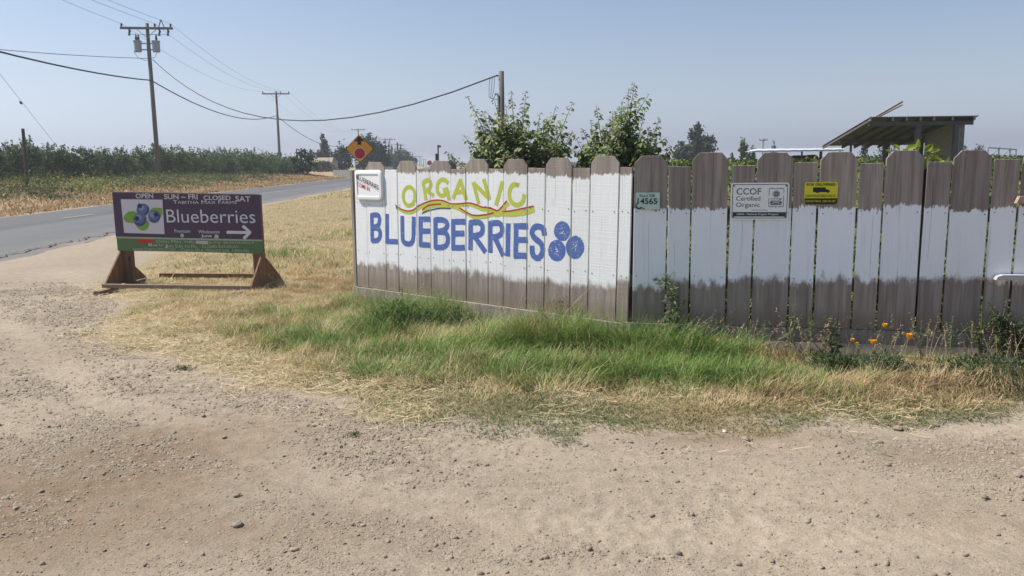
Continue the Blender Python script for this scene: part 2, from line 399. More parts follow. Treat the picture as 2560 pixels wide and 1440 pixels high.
# ------------------------------------------------------------------ lay of the land
NEAR_Y = np.array([-60, 0, 14.54, 16.33, 18.6, 20.2, 35.9, 40.9, 61, 110, 300, 900]); NEAR_X = np.array([-1.5, -8.0, -9.35, -9.57, -9.83, -10.0, -11.09, -11.32, -12.0, -14.5, -27, -80])
FAR_Y = np.array([-60, 0, 28.05, 32.8, 38.6, 53.4, 73, 95, 112, 300, 900]); FAR_X = np.array([-9.0, -15.2, -17.9, -18.3, -18.85, -19.5, -20.4, -21.6, -22.4, -35, -88])
def xnear(y): return np.interp(y, NEAR_Y, NEAR_X)
def xfar(y): return np.interp(y, FAR_Y, FAR_X)
CORNER = np.array([1.05, 6.94]); L0 = np.array([-1.83, 9.36]); R1 = np.array([4.6, 6.15])
gpx = [(2700, 1016), (2560, 1030), (2300, 1048), (2050, 1058), (1800, 1063), (1600, 1070), (1400, 1066), (1250, 1057), (1060, 1050), (1000, 1063), (870, 1043), (830, 1008), (700, 983), (560, 948),
       (420, 903), (300, 880), (230, 850), (262, 800), (300, 762), (250, 732), (262, 705), (330, 668), (385, 637), (480, 600), (600, 552), (657, 513), (720, 500), (882, 471)]
VERGE = [tuple(gnd(*q)[:2]) for q in gpx] + [(-20, 250), (-20, 700), (300, 700), (300, 4)]
FIELD = [tuple(L0 + (-.1, .05)), tuple(CORNER), tuple(R1), (300, 2), (300, 700), (-18, 700), (-18, 250), (-4.2, 30)]
def verge(x, y): return sdist(VERGE, x, y)
BLOBS = [  # px, py, radius along x, radius along y, grass height, greenness
    (1010, 822, .55, .40, .18, 1.2), (1130, 815, .45, .32, .15, 1.1), (1330, 862, .50, .32, .22, 1.3), (1470, 880, .5, .32, .22, 1.3), (1640, 900, .45, .30, .19, 1.25), (1780, 908, .40, .25, .16, 1.2),
    (1150, 895, 1.0, .50, .09, 1.1), (860, 850, .9, .65, .08, .95), (1350, 940, 1.0, .38, .06, 1.0), (1650, 955, 1.0, .32, .06, 1.0), (720, 800, .6, .5, .05, .6), (900, 770, .5, .5, .09, .6),
    (640, 840, .5, .4, .03, .5), (1000, 950, .7, .35, .03, .75), (2150, 905, .6, .25, .05, .6), (2450, 910, .7, .3, .06, .6), (700, 640, .6, .8, .05, .5), (560, 650, .5, .6, .0, .4), (860, 590, .7, 1.2, .08, .45)]
DRYB = [(830, 660, 1.0, 1.4, .10), (930, 720, .5, .5, .10), (2000, 985, .6, .3, .07), (2250, 995, .8, .25, .06), (2450, 975, .5, .3, .07), (1930, 905, .25, .2, .08), (640, 590, 1.0, 1.2, .05)]
def blob_fields(x, y):
    g = np.zeros_like(x); h = np.zeros_like(x)
    for px, py, rx, ry, hh, gg in BLOBS:
        c = gnd(px, py); k = np.exp(-((x - c[0]) / rx) ** 2 - ((y - c[1]) / ry) ** 2); g = np.maximum(g, gg * k); h += hh * k
    for px, py, rx, ry, hh in DRYB:
        c = gnd(px, py); k = np.exp(-((x - c[0]) / rx) ** 2 - ((y - c[1]) / ry) ** 2); h += hh * k
    return g, h
TRACK = [tuple(gnd(*q)[:2]) for q in ((3300, 1110), (2560, 1170), (1900, 1195), (1350, 1165), (900, 1070), (520, 950), (300, 850), (170, 770), (60, 705), (-120, 640))]
def track(x, y):
    """signed distance to the middle of the worn wheel path, and the length along it"""
    x = np.asarray(x, float); best = np.full(x.shape, 1e9); sd = np.zeros(x.shape); al = np.zeros(x.shape); L = 0
    for (ax, ay), (bx, by) in zip(TRACK[:-1], TRACK[1:]):
        ex, ey = bx - ax, by - ay; l = hypot(ex, ey); t_ = np.clip(((x - ax) * ex + (y - ay) * ey) / l / l, 0, 1); dx = x - ax - t_ * ex; dy = y - ay - t_ * ey; d = np.hypot(dx, dy)
        m = d < best; best = np.where(m, d, best); sd = np.where(m, np.sign(ex * dy - ey * dx) * d, sd); al = np.where(m, L + t_ * l, al); L += l
    return sd, al
def ruts(x, y):
    sd, al = track(x, y); sd = sd + (fbm(al * .6, al * 0, 2, 71) - .5) * .25
    return np.exp(-((sd - .72) / .17) ** 4) + np.exp(-((sd + .72) / .17) ** 4), sd, al
def height(x, y):
    x = np.asarray(x, float); y = np.asarray(y, float)
    v = verge(x, y)
    near = np.exp(-np.maximum(0, np.hypot(x, y - 5) - 6) / 6)
    dirt = sstep(.15, -.25, v)
    clod = np.abs(fbm(x * 5.5, y * 5.5, 3, 3) - .5) * 2
    z = near * dirt * ((fbm(x * .9, y * .9, 3, 1) - .5) * .05 + (.3 + .7 * sstep(.4, .65, fbm(x * .8, y * .8, 2, 8))) * ((.35 - clod) * .008 + np.maximum(0, vnoise(x * 26, y * 26, 5) - .45) * .022) + (vnoise(x * 7, y * 16, 6) - .5) * .004)
    rt, sd_, al_ = ruts(x, y); z += near * dirt * rt * (-.010 + .002 * np.sin(al_ * 62 + sd_ * 30) * sstep(.45, .6, fbm(x * .9, y * .9, 2, 72)))
    z += sstep(0, .7, v) * .035 * np.exp(-np.maximum(0, np.hypot(x, y - 8) - 8) / 8) + .01 * (fbm(x * 2, y * 2, 2, 4) - .5) * sstep(0, .3, v)
    rd = np.minimum(xnear(y) - x, x - xfar(y))        # inside the road
    z = np.where(rd > -.3, z * sstep(.0, -.3, rd) - .05 * sstep(-.12, .1, rd), z)
    bank = xfar(y) - x
    z += sstep(.5, 7, bank) * .45 + sstep(6, 25, bank) * .15
    z += (fbm(x * .02, y * .02, 3, 2) - .5) * .3 * sstep(70, 200, np.hypot(x, y))
    return z
def hz(x, y): return float(height(np.array([x]), np.array([y]))[0])

def axis(lo, hi, step, grow, end0, end1):
    a = list(np.arange(lo, hi, step)); s = step; x = lo; L = []
    while x > end0: s *= grow; x -= s; L.append(x)
    s = step; x = a[-1]; Rr = []
    while x < end1: s *= grow; x += s; Rr.append(x)
    return np.array(L[::-1] + a + Rr)
gx = axis(-5.2, 4.6, .019, 1.07, -3000, 3000); gy = axis(2.3, 6.6, .019, 1.07, -600, 3000)
X, Y = np.meshgrid(gx, gy); Z = height(X.ravel(), Y.ravel())
nx, ny = len(gx), len(gy); xr, yr = X.ravel(), Y.ravel()
idx = np.arange(nx * ny).reshape(ny, nx)
quad = np.stack([idx[:-1, :-1], idx[:-1, 1:], idx[1:, 1:], idx[1:, :-1]], -1).reshape(-1, 4)
# soil colours by what grows or lies there
v = verge(xr, yr) + (fbm(xr * 2.2, yr * 2.2, 3, 11) - .5) * .35
dirtc = np.array([.312, .260, .197])[None] * (1 + .14 * (fbm(xr * 1.1, yr * 1.1, 3, 12) - .5)[:, None] * 2)
def brown(px, py, rx, ry, k):
    c = gnd(px, py); return k * np.exp(-((xr - c[0]) / rx) ** 2 - ((yr - c[1]) / ry) ** 2)
br = brown(250, 1180, .9, .75, .9) + brown(80, 1330, .6, .4, .8) + brown(760, 1330, .8, .25, .35) + brown(1850, 1095, .6, .14, .7) + brown(2400, 1140, .6, .25, .6) + brown(620, 1075, .7, .3, .35) + brown(180, 870, .8, .6, .25) + brown(2450, 1300, .5, .3, .3)
br = np.clip(br * (.55 + .9 * fbm(xr * 2.5, yr * 3.5, 3, 13)), 0, 1)[:, None]
rt_ = ruts(xr, yr)[0][:, None] * (.5 + .5 * fbm(xr * 2, yr * 2, 2, 73))[:, None]; dirtc = dirtc * (1 + .10 * rt_)
br = br * .92; dirtc = dirtc * (1 - br) + np.array([.200, .148, .098])[None] * br
under = np.array([.27, .215, .125])[None] * (.8 + .4 * fbm(xr * 3, yr * 3, 3, 14))[:, None]
gf, _ = blob_fields(xr, yr); gk = np.clip(gf, 0, 1)[:, None] * .7
under = under * (1 - gk) + np.array([.085, .095, .04])[None] * gk
k = sstep(-.05, .25, v)[:, None]; soil = dirtc * (1 - k) + under * k
fld = sstep(0, 1, sdist(FIELD, xr, yr))[:, None]; soil = soil * (1 - fld) + np.array([.12, .12, .055])[None] * fld
bk = sstep(.0, .8, xfar(yr) - xr + (fbm(xr * .5, yr * .5, 2, 15) - .5))[:, None]
bankc = np.array([.36, .265, .15])[None] * (.8 + .4 * fbm(xr * .6, yr * .6, 3, 16))[:, None]
soil = soil * (1 - bk) + bankc * bk
farc = sstep(18, 40, xfar(yr) - xr)[:, None]; soil = soil * (1 - farc) + np.array([.10, .10, .05])[None] * farc
M_soil = newmat('soil'); t = NT(M_soil)
o_ = t.n('TexCoord').outputs['Object']; a_ = t.n('Attribute', attribute_name='col').outputs['Color']
n1 = t.noise(o_, 9, 5, .65); n2 = t.noise(o_, 70, 4, .7); n3 = t.noise(o_, 260, 2, .6)
c_ = t.mix(1.0, a_, t.mix(t.ss(n1, .3, .7), (.88, .87, .86), (1.1, 1.1, 1.1)), 'MULTIPLY')
c_ = t.mix(1.0, c_, t.mix(t.ss(n2, .3, .7), (.84, .83, .82), (1.12, 1.12, 1.12)), 'MULTIPLY')
grit = t.n('TexVoronoi', i_Vector=o_, i_Scale=55.0); gd = grit.outputs['Distance']
gm = t.math('MULTIPLY', t.ss(gd, .22, .12), t.ss(n1, .5, .62))
c_ = t.mix(t.math('MULTIPLY', gm, .3), c_, grit.outputs['Color'], 'OVERLAY')
hh_ = t.math('ADD', t.math('ADD', t.math('MULTIPLY', n1, .7), t.math('MULTIPLY', n2, .45)), t.math('ADD', t.math('MULTIPLY', n3, .16), t.math('MULTIPLY', gm, .35)))
t.finish(c_, .95, t.bump(hh_, .8, .022), .15)
g = obj('ground', big_mesh('ground', np.stack([xr, yr, Z], 1), np.full(len(quad), 4), quad.ravel(), M_soil, soil, True)); g['kind'] = 'structure'

# road sheet: crowned asphalt with a ragged near edge
M_road = newmat('asphalt'); t = NT(M_road)
o_ = t.n('TexCoord').outputs['Object']; a_ = t.n('Attribute', attribute_name='col').outputs['Color']
n1 = t.noise(t.scl(o_, 1.4, .12, 1), 1.0, 4); n2 = t.noise(o_, 45, 4, .7); n3 = t.noise(o_, 1.1, 4)
c_ = t.mix(1.0, a_, t.mix(n1, (.84, .84, .84), (1.16, 1.16, 1.16)), 'MULTIPLY'); c_ = t.mix(1.0, c_, t.mix(n2, (.75, .75, .75), (1.25, 1.25, 1.25)), 'MULTIPLY')
c_ = t.mix(1.0, c_, t.mix(n3, (.9, .9, .9), (1.1, 1.1, 1.1)), 'MULTIPLY')
t.finish(c_, .8, t.bump(n2, .5, .006), .3)
ys = np.concatenate([np.arange(-50, 8, 3), np.arange(8, 34, .12), np.arange(34, 130, 1.0), np.arange(130, 850, 20)])
tt = np.linspace(0, 1, 15); V = []; C = []
for y in ys:
    a = xnear(y) + (.16 * (vnoise(np.array([y * 1.7]), np.array([0.]), 3)[0] - .5) + .10 * (vnoise(np.array([y * 6.1]), np.array([0.]), 4)[0] - .5)); b = xfar(y)
    for q in tt:
        V.append((a + (b - a) * q, y, .02 + .06 * (1 - (2 * q - 1) ** 2) - (.05 if q in (0., 1.) else 0)))
        base = .118 if q < .5 else .098
        if .46 < q < .56: base = .085
        dst = max(0, 1 - q / .12) * (.35 + .65 * vnoise(np.array([y * 1.3]), np.array([q * 40]), 8)[0]); C.append((base * (1 - dst) + .23 * dst, base * 1.01 * (1 - dst) + .20 * dst, base * 1.03 * (1 - dst) + .165 * dst))
n = len(tt); m_ = len(ys); idx = np.arange(n * m_).reshape(m_, n); quad = np.stack([idx[:-1, :-1], idx[1:, :-1], idx[1:, 1:], idx[:-1, 1:]], -1).reshape(-1, 4)
rd = obj('road', big_mesh('road', V, np.full(len(quad), 4), quad.ravel(), M_road, np.array(C))); rd['kind'] = 'structure'
M_line = simple('worn_road_paint', (.30, .30, .29), .8, .4, 9)
def roadz(x, y):
    q = (x - xnear(y)) / (xfar(y) - xnear(y)); return .02 + .06 * (1 - (2 * q - 1) ** 2)
mb = MB()
for (pa, pb, wd) in (((153, 547), (237, 536), .13), ((655, 484), (722, 476), .18), ((775, 467), (857, 461), .25)):
    a = gnd(*pa, .08); b = gnd(*pb, .08); N = 6
    P = [a + (b - a) * i / N for i in range(N + 1)]
    mb.add([(p[0] + s * wd / 2, p[1], roadz(p[0], p[1]) + .012) for p in P for s in (-1, 1)], [(2 * i, 2 * i + 1, 2 * i + 3, 2 * i + 2) for i in range(N)])
o = mb.build('road_markings', M_line); o['kind'] = 'structure'
# long crack along the near edge of the asphalt
mb = MB(); M_crack = simple('crack', (.04, .04, .04), .9, .2)
P = []
for y in np.arange(11.5, 24, .14): P.append((xnear(y) - .28 + .16 * (vnoise(np.array([y * 2.3]), np.array([5.]), 6)[0] - .5) + .06 * random.uniform(-1, 1), y))
mb.add([(x + s * random.uniform(.008, .028), y, roadz(x, y) + .007) for x, y in P for s in (-1, 1)], [(2 * i, 2 * i + 1, 2 * i + 3, 2 * i + 2) for i in range(len(P) - 1)])
o = mb.build('road_crack', M_crack); o['kind'] = 'structure'

# ------------------------------------------------------------------ the board fences
class Plane:
    """vertical plane of a fence or a sign: local x to the right, y away from the camera side, z up"""
    def __init__(s, a, b):
        s.a = np.array([a[0], a[1], 0.]); d = np.array([b[0] - a[0], b[1] - a[1], 0.]); s.L = np.linalg.norm(d); s.d = d / s.L
        s.n = np.array([s.d[1], -s.d[0], 0.]); s.rz = atan2(s.d[1], s.d[0])
    def __call__(s, px, py):
        q = ray(px, py); k = np.dot(s.a - EYEP, s.n) / np.dot(q, s.n); P = EYEP + q * k - s.a
        return float(np.dot(P, s.d)), float(P[2])
    def box(s, x0, y0, x1, y1):
        a = s(x0, y1); b = s(x1, y0); return (a[0], b[0], a[1], b[1])
    def world(s, u, y, z): return s.a + s.d * u - s.n * y + np.array([0, 0, z])

PL = Plane(L0, CORNER); PR = Plane(CORNER, R1)
TH = .019
def plank(parent, u0, u1, z0, z1, ear, mat, lo, hi, y, tilt, rg):
    wd = u1 - u0; e = .055 if ear else 0; x0, x1 = -wd / 2, wd / 2; h = z1 - z0
    if ear: P = [(x0, 0), (x1, 0), (x1, h - e * 1.15), (x1 - e, h), (x0 + e, h), (x0, h - e * 1.15)]
    else: P = [(x0, 0), (x1, 0), (x1, h + rg.uniform(-.004, .004)), (x0, h + rg.uniform(-.004, .004))]
    mb = MB().prism(P, 0, TH); me = mb.mesh('plank', mat)
    bm = bmesh.new(); bm.from_mesh(me); bmesh.ops.bevel(bm, geom=[e_ for e_ in bm.edges], offset=.0022, segments=1, affect='EDGES'); bm.to_mesh(me); bm.free()
    for nm, val in (('lo', lo - z0), ('hi', hi - z0)):
        a = me.attributes.new(nm, 'FLOAT', 'POINT'); a.data.foreach_set('value', [val] * len(me.vertices))
    return obj('plank', me, parent, ((u0 + u1) / 2, y, z0), (0 if mat is M_wood_l else rg.uniform(-.003, .003), tilt, 0 if mat is M_wood_l else rg.uniform(-.006, .006)))

rf = random.Random(3)
fenceL = thing('board_fence', 'sunlit board fence section lettered with organic blueberries, between lid and shaded fence', 'fence', PL.a, PL.rz)
fenceR = thing('board_fence', 'shaded dog eared board fence with three signs and a bare white band', 'fence', PR.a, PR.rz)
# left, painted section
gapsL = [889, 918, 964, 995, 1042, 1076, 1128, 1165, 1220, 1258, 1318, 1362, 1428, 1473, 1545, 1577]
loL = [656, 664, 668, 672, 676, 676, 680, 688, 686, 694, 700, 706, 716, 704, 708]
hiL = [428, 436, 424, 430, 430, 430, 434, 432, 430, 432, 432, 438, 446, 434, 436]
planksL = []
TILT_L = radians(1.3)
ZB, ZTL = .240, 1.690
for i in range(15):
    pc = (gapsL[i] + gapsL[i + 1]) / 2; ear = i % 2 == 1
    u0 = PL(gapsL[i], 560)[0]; u1 = PL(gapsL[i + 1], 560)[0]
    zt = ZTL + rf.uniform(-.006, .006) if ear else 1.600 + rf.uniform(-.008, .008)
    if ear: zt += .012 * (i / 15)
    zc = PL(pc, 560)[1]; um = (u0 + u1) / 2
    u_b = um - tan(TILT_L) * (zc - ZB)              # foot of the leaning plank
    gap = .007 if i < 9 else .012
    y = rf.uniform(-.003, .003)
    plank(fenceL, u_b - (u1 - u0) / 2 + gap / 2, u_b + (u1 - u0) / 2 - gap / 2, ZB, zt, ear, M_wood_l, PL(pc, loL[i])[1] + rf.uniform(-.03, .03), PL(pc, hiL[i])[1], y, TILT_L, rf)
    planksL.append((u_b - (u1 - u0) / 2 + gap / 2, u_b + (u1 - u0) / 2 - gap / 2, y))
# right section
gapsR = [1580, 1667, 1727, 1821, 1884, 1979, 2043, 2141, 2205, 2305, 2370, 2470, 2540]
loR = [712, 706, 706, 700, 706, 700, 698, 694, 692, 690, 694, 698, 694, 694, 694, 694]
hiR = [519, 524, 518, 528, 524, 514, 522, 522, 510, 518, 524, 514, 518, 516, 518, 516]
us = [PR(q, 560)[0] for q in gapsR]
us[0] += .0
while us[-1] < PR.L + .6: us.append(us[-1] + (.335 if len(us) % 2 == 1 else .218))
for i in range(len(us) - 1):
    ear = i % 2 == 0; j = min(i, 15); pc = gapsR[min(i, 11)] + 30
    zt = 1.705 + min(us[i], 2) * .007 + rf.uniform(-.006, .006) if ear else 1.618 + us[i] * .004 + rf.uniform(-.012, .008)
    plank(fenceR, us[i] + .007 + rf.uniform(0, .004), us[i + 1] - .008, .250, zt + rf.uniform(-.010, .008), ear, M_wood_r, PR(pc, loR[j])[1] + rf.uniform(-.03, .03), PR(pc, hiR[j])[1] + rf.uniform(-.012, .012), rf.uniform(-.003, .004), rf.uniform(-.005, .005), rf)
# rails behind, boards below, posts
for P, par, L, z_s in ((PL, fenceL, PL.L, (.62, 1.32)), (PR, fenceR, PR.L + .5, (.62, 1.20))):
    for z in z_s: MB().box((L / 2, TH + .022, z), (L - .02, .038, .11)).build('rail', M_wood_dark, par)
    for u in (np.arange(.05, L, 2.3)): MB().box((u, TH + .045 + .05, .82), (.09, .09, 1.5)).build('post', M_wood_dark, par)
MB().box((PL.L / 2 + .0, -.022, .118), (PL.L + .02, .040, .236)).build('base_board', M_base, fenceL)
MB().box((-.022, TH + .02, .82), (.035, .09, 1.55)).build('end_board', M_base, fenceL)
Lr = PR.L + .6
MB().box((Lr / 2 - .06, .004, .1875), (Lr + .02, .036, .119)).build('base_board', M_base, fenceR)
MB().box((Lr / 2 - .06, -.026, .070), (Lr, .036, .120), Matrix.Rotation(radians(-15), 3, 'X')).build('base_board', M_base, fenceR)
a = PR(2482, 690); b = PR(2534, 498)
mb = MB().prism([(a[0], a[1] - .022), (a[0] + .9, a[1] - .025), (a[0] + .9, a[1] + .025), (a[0] + .05, a[1] + .018), (a[0] + .012, a[1] + .004)], -.075, -.012)
mb.build('gate_rail', simple('weathered_white', (.42, .41, .40), .85, .35, 14), fenceR)
MB().prism([(b[0], b[1] - .03), (b[0] + .8, b[1] - .03), (b[0] + .8, b[1] + .03), (b[0] + .02, b[1] + .025)], -.07, -.012).build('gate_rail', M_bar, fenceR)
# nail heads along the boards
for par, kids in ((fenceL, [o for o in fenceL.children if o.name.startswith('plank')]), (fenceR, [o for o in fenceR.children if o.name.startswith('plank')])):
    mb = MB()
    for o in kids:
        wd = max(v_.co.x for v_ in o.data.vertices)
        for z in (.66, 1.22):
            for sx in (-1, 1):
                dz = z - o.location.z; x = o.location.x + sx * (wd - .03) + tan(o.rotation_euler[1]) * dz + rf.uniform(-.008, .008); zz_ = z + rf.uniform(-.015, .015)
                mb.prism(ell(x, zz_, .0048, .0048, 6), o.location.y - .0035, o.location.y + .002)
    n_ = mb.build('nail_heads', M_insul, par); n_['kind'] = 'stuff'
MB().box((PL.L - .045, TH + .075, .80), (.09, .09, 1.5)).build('post', M_wood_dark, fenceL)
# section running away beside the road: only its board tops show
pa = L0 + np.array([.02, .16]); pb = pa + np.array([-.118, .993]) * 17
PF = Plane(pa, pb); fenceF = thing('board_fence', 'weathered slatted fence running away behind the lettered fence along the road', 'fence', PF.a, PF.rz)
u = .1; k = 0
mf = None
while u < 16.5:
    wd = .13
    if mf is None:
        mbp = MB().prism([(0, 0), (wd, 0), (wd, 1.42), (0, 1.42)], 0, TH); mf = mbp.mesh('plank', M_wood_l)
        for nm, val in (('lo', .5), ('hi', 1.36)):
            at_ = mf.attributes.new(nm, 'FLOAT', 'POINT'); at_.data.foreach_set('value', [val] * len(mf.vertices))
    obj('plank', mf, fenceF, (u, rf.uniform(-.003, .003), .25 + rf.uniform(-.02, .02))); u += wd + .12; k += 1
for z in (.62, 1.3): MB().box((8.5, TH + .022, z), (16.2, .038, .1)).build('rail', M_wood_dark, fenceF)

# ------------------------------------------------------------------ painted lettering on the left section
def C2(p): return (860 + p[0] / 4.5, 380 + p[1] / 4.5)
def C3(p): return (1200 + p[0] / 4.235, 380 + p[1] / 4.235)
def clip_to_planks(mb):
    """cut a painted shape at the gaps so the paint lies on each plank"""
    src = bmesh.new(); me = mesh('x', mb.v, mb.f); src.from_mesh(me); bpy.data.meshes.remove(me)
    xs = [v_.co.x - tan(TILT_L) * (v_.co.z - ZB) for v_ in src.verts]; x0, x1 = min(xs), max(xs)
    out_v = []; out_f = []
    for a, b, y in planksL:
        if b < x0 or a > x1: continue
        bm = src.copy(); nrm = Vector((cos(TILT_L), 0, -sin(TILT_L)))
        for u, sg in ((a, -1), (b, 1)):
            bmesh.ops.bisect_plane(bm, geom=bm.verts[:] + bm.edges[:] + bm.faces[:], plane_co=(u, 0, ZB), plane_no=nrm * sg, clear_outer=True)
        bm.verts.index_update(); base = len(out_v)
        out_v += [(v_.co.x, v_.co.y + y, v_.co.z) for v_ in bm.verts]; out_f += [tuple(v_.index + base for v_ in f.verts) for f in bm.faces]; bm.free()
    src.free(); r = MB(); r.v = out_v; r.f = out_f; return r
def painted(name, mat, strokes, wd, conv, label=None, y0=-.0012):
    mb = MB()
    for i, st in enumerate(strokes):
        w_ = wd
        if isinstance(st, tuple): st, w_ = st
        P = [PL(*conv(q)) for q in st]; stroke(mb, P, w_, y0 - .00018 * i, jit=.05)
    o = clip_to_planks(mb).build(name, mat, fenceL)
    if label: o['label'] = label
    return o
SC = .00435       # metres per survey pixel on this fence, about
WY = 8 * SC * 1.32; WB = 9.8 * SC * 1.42
def arcp(cx, cy, rx, ry, a0, a1, n=14): return [(cx + rx * cos(radians(a0 + (a1 - a0) * i / n)), cy - ry * sin(radians(a0 + (a1 - a0) * i / n))) for i in range(n + 1)]
yel = [(C2, [arcp(732, 498, 66, 105, 0, 360, 18)], 'O'),
       (C2, [[(888, 335), (922, 540)], [(885, 345), (930, 318), (965, 325), (976, 370), (955, 415), (908, 440)], [(925, 430), (1010, 492)]], 'R'),
       (C2, [[(1172, 352), (1135, 315), (1090, 315), (1055, 355), (1047, 410), (1060, 465), (1100, 490), (1140, 470), (1160, 425)], [(1112, 432), (1172, 418)], [(1162, 425), (1180, 540)]], 'G'),
       (C2, [[(1228, 525), (1318, 305)], [(1310, 305), (1376, 535)], [(1258, 452), (1352, 446)]], 'A'),
       (C2, [[(1453, 338), (1515, 582)], [(1455, 345), (1632, 525)], [(1570, 303), (1636, 535)]], 'N'),
       (C3, [[(238, 308), (168, 568)]], 'I'),
       (C3, [[(400, 325), (395, 350), (355, 345), (318, 400), (315, 480), (350, 545), (400, 560), (455, 525), (470, 445)]], 'C')]
for cv, st, ch in yel: painted('painted_letter', M_yel, st, WY, cv)
blu = [(C2, [[(315, 693), (322, 1012)], [(310, 712), (380, 710), (402, 745), (397, 800), (375, 835), (325, 845)], [(325, 857), (385, 862), (408, 900), (405, 960), (375, 993), (315, 997)]]),
       (C2, [[(487, 695), (487, 1030)], [(480, 1005), (607, 1010)]]),
       (C2, [[(655, 718), (660, 970), (685, 1022), (735, 1035), (768, 1010), (780, 950), (785, 728)]]),
       (C2, [[(860, 735), (862, 1058)], [(840, 755), (975, 755)], [(855, 890), (970, 890)], [(845, 1040), (970, 1048)]]),
       (C2, [[(1028, 742), (1030, 1090)], [(1020, 765), (1110, 765), (1158, 800), (1150, 855), (1105, 885), (1035, 890)], [(1035, 900), (1130, 905), (1165, 955), (1158, 1035), (1110, 1070), (1022, 1072)]]),
       (C2, [[(1232, 768), (1230, 1098)], [(1212, 785), (1366, 785)], [(1228, 917), (1357, 915)], [(1215, 1078), (1362, 1075)]]),
       (C2, [[(1425, 775), (1422, 1105)], [(1415, 796), (1510, 792), (1555, 830), (1553, 900), (1510, 935), (1430, 947)], [(1465, 945), (1592, 1128)]]),
       (C3, [[(110, 735), (108, 1068)], [(100, 760), (190, 752), (230, 790), (230, 850), (190, 890), (115, 902)], [(150, 895), (247, 1100)]]),
       (C3, [[(300, 755), (295, 1105)]]),
       (C3, [[(385, 765), (380, 1118)], [(358, 785), (510, 785)], [(375, 930), (507, 932)], [(360, 1098), (502, 1098)]]),
       (C3, [[(682, 885), (668, 810), (605, 787), (560, 820), (555, 875), (590, 920), (645, 970), (666, 1040), (640, 1105), (600, 1122), (560, 1085), (550, 990)]])]
for cv, st in blu: painted('painted_letter', M_blue, st, WB, cv)
# ribbon flourish under the upper word
painted('painted_ribbon', M_yel, [([(590, 615), (640, 655), (700, 680), (770, 678), (830, 640), (900, 603), (980, 575), (1060, 562), (1130, 580), (1200, 602), (1290, 600), (1400, 590), (1480, 615), (1560, 648), (1640, 655), (1720, 668)], 30 * SC / 4.5 * 1.2),
      ([(880, 668), (940, 625), (1000, 608), (1100, 605), (1200, 612), (1300, 642), (1400, 700), (1470, 732), (1560, 728), (1640, 705), (1730, 680)], 34 * SC / 4.5 * 1.2)], .03, C2, y0=-.0008)
painted('painted_ribbon', M_yel, [([(75, 630), (150, 645), (215, 625), (262, 580), (305, 535)], 40 * SC / 4.2 * 1.1), ([(150, 660), (240, 650), (330, 655), (430, 645), (510, 628), (575, 605)], 48 * SC / 4.2 * 1.1), ([(0, 692), (60, 682), (120, 665), (180, 650), (240, 648)], 34 * SC / 4.2)], .03, C3, y0=-.0012)
RW = 13 * SC / 4.5 * 1.1
painted('painted_ribbon', M_redp, [[(588, 600), (640, 640), (700, 660), (770, 655), (830, 610), (900, 575), (980, 548), (1060, 540), (1130, 552), (1200, 580), (1290, 582), (1400, 572), (1480, 590), (1560, 620), (1640, 628), (1710, 655)],
      [(880, 650), (940, 605), (1010, 590), (1090, 585)], [(1300, 625), (1380, 680), (1450, 708), (1540, 712), (1620, 700), (1685, 683)]], RW, C2, y0=-.0019)
painted('painted_ribbon', M_redp, [[(90, 592), (140, 605), (182, 622), (230, 582), (285, 515)], [(235, 630), (330, 622), (430, 602), (510, 585), (570, 572)], [(0, 668), (80, 660), (135, 648)]], RW, C3, y0=-.0022)
painted('painted_ribbon', M_dkgreen, [[(590, 600), (596, 645)], [(875, 690), (920, 668), (980, 650), (1080, 632), (1200, 634)]], RW * .8, C2, y0=-.0026)
# three painted berries with scratched highlights
for i, (cx, cy, rx, ry) in enumerate(((870, 838, 86, 106), (1005, 1008, 96, 122), (815, 1042, 93, 112))):
    P = []
    for q in range(28):
        a = 2 * pi * q / 28; k = 1 + rng.normal(0, .015); P.append(PL(*C3((cx + rx * k * cos(a), cy + ry * k * sin(a)))))
    clip_to_planks(MB().sheet(P[::-1], -.0010 - .0003 * i)).build('painted_berry', M_blue, fenceL)
for i, (cx, cy, rx, ry) in enumerate(((870, 850, 80, 98), (1020, 990, 85, 110), (815, 1042, 85, 100))):
    st = []
    for q in range(18):
        a = rng.uniform(0, 2 * pi); r0 = rng.uniform(.08, .9); le = rng.uniform(.08, .2)
        if r0 < .35: le *= 1.6
        st.append(([(cx + rx * r0 * cos(a), cy + ry * r0 * sin(a)), (cx + rx * (r0 + le) * cos(a + .08), cy + ry * min(.98, r0 + le) * sin(a + .08))], rng.uniform(.0015, .0035)))
    for q in range(3): st.append(([(cx + rng.uniform(-14, 14), cy + rng.uniform(-16, 16)), (cx + rng.uniform(-18, 18), cy + rng.uniform(-20, 20))], .006))
    mb = MB()
    for j, (s_, w_) in enumerate(st): stroke(mb, [PL(*C3(q)) for q in s_], w_, -.0020 - .00002 * j)
    clip_to_planks(mb).build('berry_highlight', M_white, fenceL)

# ------------------------------------------------------------------ white plastic lid lettered by hand
p00 = PL(893, 500); p11 = PL(958, 425)
lid = thing('plastic_lid', 'white plastic lid hand lettered blueberries come in, nailed to the fence end', 'lid sign', PL.world(p00[0], -.012, p00[1]), PL.rz)
wl, hl = p11[0] - p00[0], p11[1] - p00[1]
def lidshape(rings, mat, name):
    mb = MB(); rr = []
    for (ins, y, r) in rings: rr.append([(x, y, z) for x, z in rrect(ins, wl - ins, ins, hl - ins, r)])
    n = len(rr[0])
    for a, b in zip(rr[:-1], rr[1:]): mb.add(a + b, [(i, (i + 1) % n, n + (i + 1) % n, n + i) for i in range(n)])
    mb.add(rr[-1], [tuple(range(n))]); return mb.build(name, mat, lid, True)
lidshape([(.004, .010, .06), (0, -.004, .06), (.004, -.013, .058), (.014, -.019, .052), (.042, -.022, .034), (.048, -.014, .026)], M_plastic, 'lid_body')
rot = -.12
